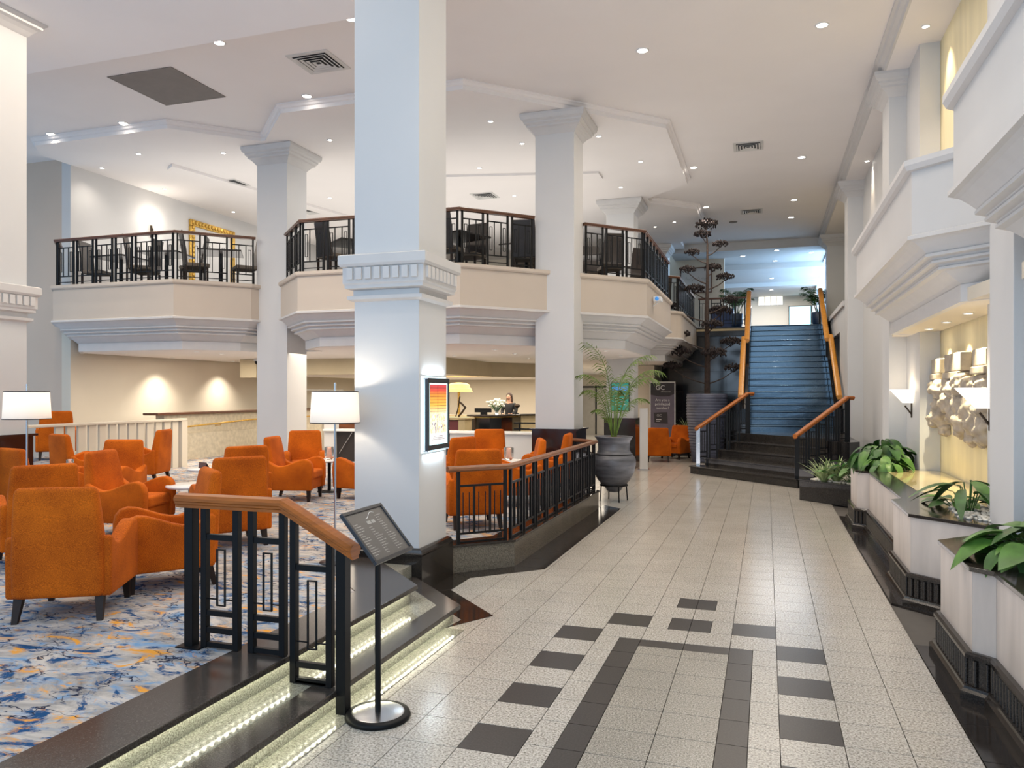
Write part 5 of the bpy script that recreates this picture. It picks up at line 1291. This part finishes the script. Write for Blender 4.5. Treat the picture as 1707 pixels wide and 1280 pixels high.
obj('dome', MB().ico((-12.4, 16.8, 2.74), 0.06, 2), 'black_metal', t); obj('collar', MB().lathe([(0.0, 2.82), (0.08, 2.82), (0.09, 2.77), (0.0, 2.76)], -12.4, 16.8, 20), 'white_plastic', t)
# low white partition in front of the reception
pw = thing('partition', 'low white partition with a pale ledge behind the lounge armchairs', 'partition', (-7.5, 16.6, LZ))
obj('ledge', MB().box(-10.2, 16.35, 1.03, -3.95, 16.75, 1.08), 'white_top', pw, bevel=0.005)
obj('panel', MB().box(-6.9, 16.42, LZ, -3.97, 16.6, 1.03), 'plaster', pw)
obj('panel', MB().box(-10.2, 16.42, LZ, -9.9, 16.6, 1.3).box(-10.26, 16.38, 1.3, -9.84, 16.64, 1.33), 'plaster', pw)
obj('dark_panel', MB().box(-9.9, 16.5, LZ, -6.9, 16.6, 1.03), 'dining_leather', pw)
for k in range(5): obj('rack_bar', MB().tube([(-9.8 + 0.55 * k, 16.45, 0.5), (-9.45 + 0.55 * k, 16.45, 1.0)], 0.008, 6), 'steel', pw)
# reception: wooden desk left, black desk right
dk = thing('desk', 'brown wooden desk with a raised back behind the floor lamp', 'desk', (-10.5, 19.2, 0))
obj('body', MB().box(-11.9, 19.4, 0, -9.5, 20.0, 1.32), 'wood_desk', dk)
obj('top', MB().box(-12.0, 19.3, 1.32, -9.45, 20.1, 1.37), 'wood_dark', dk)
obj('front_board', MB().box(-11.6, 19.33, 0.9, -9.5, 19.4, 1.18), 'wood_desk', dk)
obj('end_post', MB().box(-12.06, 19.3, 0, -11.9, 20.0, 1.32), 'cream_wall', dk)
rc = thing('reception_desk', 'curved black reception desk with a polished stone top', 'desk', (-7.0, 20.4, 0))
arc = [(-7.95, 20.15), (-7.6, 19.9), (-7.2, 19.95), (-6.95, 20.2), (-6.80, 20.7), (-6.75, 21.3)]
obj('front', MB().prism(arc + [(-7.0, 21.4), (-7.3, 20.8), (-7.9, 20.7)], 0, 1.26), 'black_marble', rc)
obj('top', MB().prism([(x + 0.03, y - 0.10) for x, y in arc] + [(-5.6, 22.3), (-5.9, 22.7), (-7.0, 21.6), (-7.3, 20.9), (-8.1, 20.8)], 1.30, 1.345), 'black_granite', rc, bevel=0.01)
obj('recess_band', MB().prism(inset(arc, 0.06) + [(-7.0, 21.4), (-7.3, 20.8), (-7.9, 20.7)], 1.26, 1.30), 'gold', rc)
obj('side_counter', MB().prism([(-6.74, 21.35), (-5.65, 22.35), (-5.8, 22.55), (-6.9, 21.5)], 0.0, 1.29), 'beige_panel', rc)
mc = thing('counter', 'maroon and cream counter with a gold display left of the reception desk', 'counter', (-8.7, 19.6, 0))
obj('maroon_panel', MB().box(-8.7, 19.15, 0, -7.79, 19.6, 1.22), 'maroon', mc)
obj('cream_post', MB().box(-7.78, 19.1, 0, -7.60, 19.6, 1.25), 'beige_panel', mc)
obj('top', MB().box(-8.8, 19.0, 1.25, -7.55, 19.7, 1.30), 'beige_panel', mc)
gd = thing('gold_lamp', 'stepped golden yellow shade glowing above the reception counter', 'lamp', (-9.0, 21.2, 1.3))
obj('shade', MB().lathe([(0.40, 1.98), (0.38, 2.08), (0.33, 2.10), (0.31, 2.20), (0.22, 2.24), (0.0, 2.26)], -8.62, 21.2, 24, False), 'glow_gold', gd)
obj('stand', MB().tube([(-8.62, 21.2, 1.3), (-8.62, 21.2, 2.0)], 0.04, 10), 'gold', gd)
obj('shelf', MB().box(-9.4, 21.0, 0.0, -8.15, 21.6, 1.299), 'beige_panel', gd)
sc_ = thing('figurine', 'small dark bent figure sculpture on the reception counter', 'sculpture', (-7.85, 19.4, 1.301))
obj('figure', MB().tube([(-7.90, 19.4, 1.31), (-7.78, 19.4, 1.45), (-7.70, 19.4, 1.56), (-7.80, 19.4, 1.66), (-7.88, 19.4, 1.72), (-7.86, 19.4, 1.86)], [0.03, 0.03, 0.035, 0.03, 0.028, 0.02], 8).tube([(-7.98, 19.4, 1.31), (-7.92, 19.4, 1.5), (-7.88, 19.4, 1.72)], 0.018, 6), 'bronze', sc_)
fl_ = thing('flower_vase', 'white flowers in a clear vase on the reception desk', 'flowers', (-7.3, 20.3, 1.345))
obj('vase', MB().lathe([(0.0, 1.346), (0.06, 1.346), (0.05, 1.45), (0.08, 1.56), (0.07, 1.56), (0.04, 1.46), (0.0, 1.36)], -7.12, 20.3, 20), 'clear_glass', fl_)
ff = MB(); gg = MB()
for k in range(42):
    a = rnd.uniform(0, 6.28); r = rnd.uniform(0.03, 0.30); z = 1.60 + rnd.uniform(-0.06, 0.20) * (1 - r)
    ff.ico((-7.12 + r * math.cos(a), 20.3 + r * math.sin(a), z), 0.035, 0, 0.3); gg.tube([(-7.12, 20.3, 1.42), (-7.12 + r * math.cos(a), 20.3 + r * math.sin(a), z)], 0.006, 4)
obj('blossoms', ff, 'white_petal', fl_); obj('stems', gg, 'leaf', fl_)
for (x, y, lab, h) in ((-6.85, 21.25, 'dark small ornament on the reception desk right of the flowers', 0.30), (-6.25, 21.95, 'dark desk telephone near the second pillar', 0.24)):
    t = thing('desk_ornament', lab, 'ornament', (x, y, 1.345))
    obj('stem', MB().tube([(x, y, 1.346), (x + 0.03, y, 1.346 + h * 0.6), (x - 0.04, y, 1.346 + h)], 0.018, 6), 'black_metal', t)
    obj('head', MB().ico((x + 0.02, y, 1.36 + h * 0.75), (0.09, 0.05, 0.06), 1), 'bronze', t)
    obj('foot', MB().lathe([(0.0, 1.346), (0.07, 1.346), (0.06, 1.37), (0.0, 1.37)], x, y, 16), 'black_metal', t)
t = thing('desk_monitor', 'low dark monitor on the reception desk left of the flowers', 'monitor', (-7.95, 20.4, 1.345))
obj('screen', MB().box(-7.9, 20.62, 1.40, -7.40, 20.66, 1.52), 'black_metal', t); obj('foot', MB().box(-7.7, 20.55, 1.346, -7.55, 20.72, 1.41), 'black_metal', t)
# receptionist: one continuous body with head, hair and dark jacket
pr = thing('person', 'person with dark brown hair behind the flowers at the reception desk', 'person', (0, 0, 0.0))
def skin_body(name, pts, edges, m, parent):
    me = bpy.data.meshes.new(name)
    l = WLOC[parent.name]
    me.from_pydata([(x - l.x, y - l.y, z - l.z) for x, y, z, r in pts], edges, [])
    o = bpy.data.objects.new(name, me); COL.objects.link(o); o.parent = parent; me.materials.append(M[m])
    s = o.modifiers.new('skin', 'SKIN'); s.use_smooth_shade = True
    for i, p in enumerate(pts): me.skin_vertices[0].data[i].radius = (p[3], p[3])
    me.skin_vertices[0].data[0].use_root = True
    b = o.modifiers.new('sub', 'SUBSURF'); b.levels = 1; b.render_levels = 1
    return o
X0, Y0b = 0.0, 0.0
skin_body('body', [(X0, Y0b, 0.95, .13), (X0, Y0b, 1.12, .115), (X0, Y0b - .01, 1.30, .135), (X0, Y0b, 1.42, .10), (X0, Y0b - .01, 1.50, .052), (X0, Y0b - .03, 1.58, .075), (X0, Y0b - .03, 1.69, .085),
    (X0 - .17, Y0b, 1.42, .055), (X0 - .24, Y0b - .02, 1.20, .045), (X0 - .14, Y0b - .24, 1.10, .036), (X0 - .06, Y0b - .32, 1.12, .03), (X0 + .17, Y0b, 1.42, .055), (X0 + .24, Y0b - .02, 1.20, .045), (X0 + .14, Y0b - .24, 1.10, .036), (X0 + .06, Y0b - .32, 1.12, .03),
    (X0 - .09, Y0b, 0.85, .10), (X0 - .09, Y0b - .01, 0.48, .065), (X0 - .09, Y0b, 0.09, .045), (X0 - .09, Y0b - .13, 0.04, .035), (X0 + .09, Y0b, 0.85, .10), (X0 + .09, Y0b - .01, 0.48, .065), (X0 + .09, Y0b, 0.09, .045), (X0 + .09, Y0b - .13, 0.04, .035)],
    [(0, 1), (1, 2), (2, 3), (3, 4), (4, 5), (5, 6), (3, 7), (7, 8), (8, 9), (9, 10), (3, 11), (11, 12), (12, 13), (13, 14), (0, 15), (15, 16), (16, 17), (17, 18), (0, 19), (19, 20), (20, 21), (21, 22)], 'skin', pr)
skin_body('jacket', [(X0, Y0b, 0.93, .165), (X0, Y0b, 1.12, .14), (X0, Y0b - .01, 1.30, .165), (X0, Y0b, 1.42, .125), (X0, Y0b - .005, 1.47, .07),
    (X0 - .17, Y0b, 1.42, .075), (X0 - .24, Y0b - .02, 1.20, .06), (X0 - .15, Y0b - .22, 1.11, .048), (X0 + .17, Y0b, 1.42, .075), (X0 + .24, Y0b - .02, 1.20, .06), (X0 + .15, Y0b - .22, 1.11, .048)],
    [(0, 1), (1, 2), (2, 3), (3, 4), (3, 5), (5, 6), (6, 7), (3, 8), (8, 9), (9, 10)], 'black_cloth', pr)
obj('skirt', MB().lathe([(0.15, 0.97), (0.18, 0.8), (0.17, 0.5), (0.165, 0.5)], X0, Y0b, 20), 'black_cloth', pr)
obj('hair', MB().ico((X0, Y0b + .015, 1.70), (0.105, 0.105, 0.11), 2).ico((X0 + .07, Y0b + .04, 1.58), (0.045, 0.06, 0.14), 1).ico((X0 - .07, Y0b + .04, 1.60), (0.04, 0.06, 0.12), 1), 'hair', pr)
obj('face', MB().ico((X0, Y0b - .075, 1.655), (0.066, 0.062, 0.085), 2).ico((X0, Y0b - .14, 1.645), (0.012, 0.016, 0.018), 1), 'skin', pr)
obj('eyes', MB().ico((X0 - .028, Y0b - .13, 1.67), 0.009, 1).ico((X0 + .028, Y0b - .13, 1.67), 0.009, 1), 'black_cloth', pr)
obj('mouth', MB().ico((X0, Y0b - .132, 1.612), (0.02, 0.006, 0.006), 1), 'maroon', pr)
pr.location = (-7.22, 21.7, 0.30); pr.scale = (0.92, 0.92, 0.92)
# queue barrier
qb = thing('queue_barrier', 'black metal queue barrier in front of the reception counter', 'barrier', (-5.4, 18.5, 0))
for x in (-5.85, -5.38): obj('post', MB().tube([(x, 18.4, 0.31), (x, 18.4, 1.22)], 0.022, 10), 'black_metal', qb)
for z in (1.20, 1.05): obj('cross_rail', MB().box(-6.0, 18.385, z - 0.02, -5.25, 18.415, z + 0.02), 'black_metal', qb)
obj('foot', MB().box(-5.98, 18.25, 0.30, -5.72, 18.55, 0.31).box(-5.5, 18.25, 0.30, -5.25, 18.55, 0.31), 'black_metal', qb)
struct('floor', MB().box(-13.0, 17.0, 0, -4.4, 26.4, 0.299), 'fine_granite')

# ------------------------------------------------------------------ lobby beyond the palm
ds = thing('display_screen', 'green lit display screen on the third pillar behind the palm', 'screen', (-3.7, 19.94, 1.8))
obj('bezel', MB().box(-3.84, 19.90, 1.48, -3.36, 19.948, 2.22), 'black_metal', ds)
obj('display', MB().box(-3.82, 19.893, 1.50, -3.38, 19.901, 2.20), 'screen_green', ds)
obj('display_header', MB().box(-3.80, 19.888, 2.0, -3.40, 19.894, 2.12), 'screen_blue', ds)
for k in range(4): obj('text_line', MB().box(-3.74, 19.888, 1.88 - 0.08 * k, -3.46, 19.894, 1.90 - 0.08 * k), 'print_white', ds)
tp = thing('totem', 'narrow white free standing panel beside the base of the third pillar', 'panel', (-2.96, 19.75, 0))
obj('panel', MB().box(-3.06, 19.7, 0.02, -2.86, 19.76, 1.56), 'plaster', tp); obj('foot', MB().box(-3.1, 19.62, 0.0035, -2.82, 19.84, 0.02), 'steel', tp)
sd = thing('side_stool', 'thin black stand beside the orange armchair near the banner', 'stand', (-3.3, 21.9, 0))
obj('top', MB().lathe([(0.0, 0.62), (0.10, 0.62), (0.10, 0.64), (0.0, 0.64)], -3.35, 21.9, 20), 'black_metal', sd); obj('stem', MB().tube([(-3.35, 21.9, 0.01), (-3.35, 21.9, 0.62)], 0.012, 8), 'black_metal', sd); obj('foot', MB().lathe([(0.0, 0.0), (0.12, 0.0), (0.12, 0.012), (0.0, 0.012)], -3.35, 21.9, 20), 'black_metal', sd)
bn = thing('banner', 'tall dark roll up banner with pale lettering behind the far orange armchairs', 'banner', (-3.05, 24.25, 0))
BX0, BX1, BY = -3.42, -2.69, 24.2
obj('sheet', MB().box(BX0, BY, 0.08, BX1, BY + 0.006, 2.26), 'banner_purple', bn)
obj('header', MB().xprism([(BX0, 1.90), (BX0 + 0.2, 1.85), (BX0 + 0.37, 1.84), (BX1 - 0.17, 1.85), (BX1, 1.92), (BX1, 2.27), (BX0, 2.27)], lambda u, v, w: (u, w, v), BY - 0.003, BY), 'banner_dark', bn)
obj('border', MB().box(BX1, BY - 0.002, 0.08, BX1 + 0.03, BY + 0.008, 2.29).box(BX0 - 0.03, BY - 0.002, 0.08, BX0, BY + 0.008, 2.29).box(BX0 - 0.03, BY - 0.002, 2.27, BX1 + 0.03, BY + 0.008, 2.30), 'print_white', bn)
obj('card_picture', MB().xprism([(BX0 + 0.12, 1.02), (BX1 - 0.20, 1.0), (BX1 - 0.22, 1.36), (BX0 + 0.10, 1.34)], lambda u, v, w: (u, w, v), BY - 0.004, BY), 'banner_dark', bn)
obj('foot', MB().box(BX0, BY - 0.08, 0.0, BX1, BY + 0.1, 0.08), 'dark_metal', bn)
def text(s, size, loc, rot, m, parent, name='lettering', align='CENTER'):
    cu = bpy.data.curves.new(name, 'FONT'); cu.body = s; cu.size = size; cu.align_x = align; cu.extrude = 0.001
    tmp = bpy.data.objects.new('tmp', cu); COL.objects.link(tmp)
    me = bpy.data.meshes.new_from_object(tmp.evaluated_get(bpy.context.evaluated_depsgraph_get())); bpy.data.objects.remove(tmp)
    me.materials.clear(); me.materials.append(M[m]); me.name = name
    o = bpy.data.objects.new(name, me); COL.objects.link(o); o['kind'] = 'stuff'
    o.parent = parent; l = WLOC.get(parent.name, Vector((0, 0, 0))) if parent else Vector((0, 0, 0))
    o.location = Vector(loc) - l; o.rotation_euler = rot
    return o
cxb = (BX0 + BX1) / 2
text('GC', 0.20, (cxb - 0.07, BY - 0.006, 2.05), (R(90), 0, 0), 'print_white', bn)
text('PRIVILEGES', 0.06, (cxb + 0.1, BY - 0.006, 1.97), (R(90), 0, 0), 'print_grey', bn)
text('Are you a', 0.11, (cxb, BY - 0.006, 1.70), (R(90), 0, 0), 'print_white', bn)
text('privileged', 0.12, (cxb, BY - 0.006, 1.57), (R(90), 0, 0), 'print_white', bn)
text('member?', 0.11, (cxb, BY - 0.006, 1.45), (R(90), 0, 0), 'print_white', bn)
text('GC', 0.11, (cxb - 0.1, BY - 0.008, 1.22), (R(90), 0, 0), 'print_grey', bn)
for z, wd in ((1.12, 0.16), (1.07, 0.12)): obj('text_line', MB().box(BX0 + 0.17, BY - 0.006, z, BX0 + 0.17 + wd, BY - 0.003, z + 0.02), 'print_white', bn)
t = thing('wall_camera', 'small white device with a blue lens on the balcony corner', 'camera', (-2.1, 16.0, 3.85))
obj('body', MB().box(-2.17, 15.72, 3.80, -2.02, 16.02, 3.90), 'white_plastic', t, bevel=0.01); obj('arm', MB().tube([(-2.205, 15.9, 3.72), (-2.1, 15.9, 3.80)], 0.012, 6), 'white_plastic', t)
obj('lens', MB().ico((-2.095, 15.71, 3.85), (0.04, 0.02, 0.04), 2), 'screen_blue', t)

# ------------------------------------------------------------------ pictures and wall lamps upstairs
gf = thing('framed_mirror', 'large carved gold frame on the wall above the left balcony', 'mirror', (-14.45, 17.7, 5.4))
def wall_frame(t, x, y0, y1, z0, z1, w, m): 
    obj('frame', MB().sweep([(0, 0), (0, 0.04), (-w * .5, 0.07), (-w, 0.03), (-w, 0)], [(0, 0)] * 0 or [(0, 0), (1, 0)]), m, t) if False else None
mb = MB(); y0, y1, z0, z1, w = 16.75, 18.55, 4.75, 6.55, 0.17
mb.box(-14.5, y0, z1 - w, -14.42, y1, z1).box(-14.5, y0, z0, -14.42, y1, z0 + w).box(-14.5, y0, z0 + w, -14.42, y0 + w, z1 - w).box(-14.5, y1 - w, z0 + w, -14.42, y1, z1 - w)
obj('frame', mb, 'gold', gf, bevel=0.02)
mb = MB()
for k in range(14):
    f = k / 13
    mb.ico((-14.41, y0 + w / 2 + (y1 - y0 - w) * f, z1 - w / 2), (0.03, 0.05, 0.06), 1, 0, 0.5); mb.ico((-14.41, y0 + w / 2, z0 + w / 2 + (z1 - z0 - w) * f), (0.03, 0.05, 0.05), 1, 0, 0.5)
obj('carving', mb, 'gold', gf)
obj('mirror_panel', MB().box(-14.5, y0 + w, z0 + w, -14.47, y1 - w, z1 - w), 'pale_blue_glass' if False else 'plaster', gf)
for y, z, lab in ((15.45, 6.05, 'brightly glowing wall lamp above the left balcony railing'), (21.0, 5.6, 'glowing wall lamp right of the gold frame on the upper wall')):
    t = thing('wall_lamp', lab, 'wall lamp', (-14.45, y, z))
    obj('back_plate', MB().box(-14.5, y - 0.04, z - 0.25, -14.48, y + 0.04, z + 0.05), 'bronze', t); obj('arm', MB().tube([(-14.48, y, z - 0.2), (-14.38, y, z - 0.22), (-14.36, y, z - 0.08)], 0.012, 6), 'bronze', t)
    obj('glass_shade', MB().lathe([(0.03, z - 0.08), (0.07, z - 0.02), (0.09, z + 0.10), (0.08, z + 0.10)], -14.36, y, 20, cap=False), 'sconce_glass', t)
    light('wall_lamp_light', 'POINT', (-14.28, y, z + 0.06), 22, WHITE, 0.06)
pf = thing('picture', 'thin black framed picture on the upper wall behind the dry tree', 'picture', (-2.4, 28.98, 6.0))
obj('frame', MB().box(-3.02, 28.95, 6.50, -1.88, 28.995, 6.54).box(-3.02, 28.95, 5.60, -1.88, 28.995, 5.64).box(-3.02, 28.95, 5.64, -2.98, 28.995, 6.50).box(-1.92, 28.95, 5.64, -1.88, 28.995, 6.50), 'wood_dark', pf)
obj('canvas', MB().box(-2.98, 28.97, 5.64, -1.92, 28.995, 6.50), 'plaster', pf)
mb = MB(); px_ = -2.82
for k in range(26):
    a = (px_ + k * 0.03, 28.967, 6.12 + 0.09 * math.sin(k * 1.7) * math.cos(k * 0.4)); b = (px_ + (k + 1) * 0.03, 28.967, 6.12 + 0.09 * math.sin((k + 1) * 1.7) * math.cos((k + 1) * 0.4)); mb.bar(a, b, 0.008, 0.014)
obj('drawn_line', mb, 'print_grey', pf)

# ------------------------------------------------------------------ dining furniture on the balconies
def make_dining():
    t = proto('dining_chair', '', 'chair')
    v = []; f = []
    for z, w, yf, yb in ((0.42, 0.23, -0.17, -0.21), (0.75, 0.225, -0.20, -0.24), (1.12, 0.21, -0.27, -0.30)): v += [(-w, yf, z), (w, yf, z), (w, yb, z), (-w, yb, z)]
    for i in range(2):
        for j in range(4): f.append((i * 4 + j, i * 4 + (j + 1) % 4, i * 4 + 4 + (j + 1) % 4, i * 4 + 4 + j))
    f += [(3, 2, 1, 0), (8, 9, 10, 11)]
    obj('backrest', MB().add(v, f), 'dining_leather', t, bevel=0.015)
    obj('seat', MB().box(-0.23, -0.2, 0.40, 0.23, 0.24, 0.48), 'dining_pad', t, bevel=0.02)
    for sx, sy in ((-1, 1), (1, 1), (-1, -1), (1, -1)): obj('leg', MB().box(0.2 * sx - 0.018, 0.2 * sy - 0.018, 0, 0.2 * sx + 0.018, 0.2 * sy + 0.018, 0.41), 'wood_leg', t)
    return t
dch = make_dining()
dt = proto('dining_table', '', 'table')
obj('table_top', MB().box(-0.42, -0.42, 0.72, 0.42, 0.42, 0.755), 'dining_leather', dt, bevel=0.006)
obj('stem', MB().tube([(0, 0, 0.02), (0, 0, 0.72)], 0.04, 10), 'black_metal', dt)
obj('base', MB().box(-0.25, -0.25, 0, 0.25, 0.25, 0.025), 'black_metal', dt)
sets = [(-13.2, 13.2, 'left balcony, nearest its left end'), (-11.9, 13.1, 'left balcony, in the middle of its railing'), (-10.7, 13.3, 'left balcony, beside the left white pillar'), (-7.6, 13.3, 'middle balcony, left of the nearest pillar'),
        (-5.4, 13.3, 'middle balcony, just right of the nearest pillar'), (-4.5, 14.6, 'middle balcony, beside the second pillar'), (-3.35, 16.3, 'balcony bay above the potted palm, front corner'), (-3.3, 18.0, 'balcony bay above the potted palm, far end')]
for i, (x, y, w_) in enumerate(sets):
    a = 0.3 * i
    place(dt, (x, y, 4.10), a, 'dark square dining table on the ' + w_, 'dining tables on the balconies')
    for k, nm in enumerate(('left hand', 'right hand')):
        b = a + (math.pi / 2 if k else -math.pi / 2) + 0.25
        place(dch, (x + math.sin(b) * 0.58, y - math.cos(b) * 0.40, 4.10), b, ('left' if k else 'right') + ' dark dining chair, ' + w_, 'dining chairs on the balconies')
place(dch, (-2.85, 21.9, 4.10), 1.0, 'dark high backed dining chair behind the farthest balcony railing', 'dining chairs on the balconies')
t = thing('banquette', 'dark blue upholstered seat on the gallery near the far palm', 'seat', (-1.3, 27.6, 4.1))
obj('seat', MB().box(-1.9, 28.0, 4.1, -1.1, 28.5, 4.5), 'blue_enamel', t, bevel=0.03); obj('backrest', MB().box(-1.9, 28.45, 4.5, -1.1, 28.6, 4.95), 'blue_enamel', t, bevel=0.03)
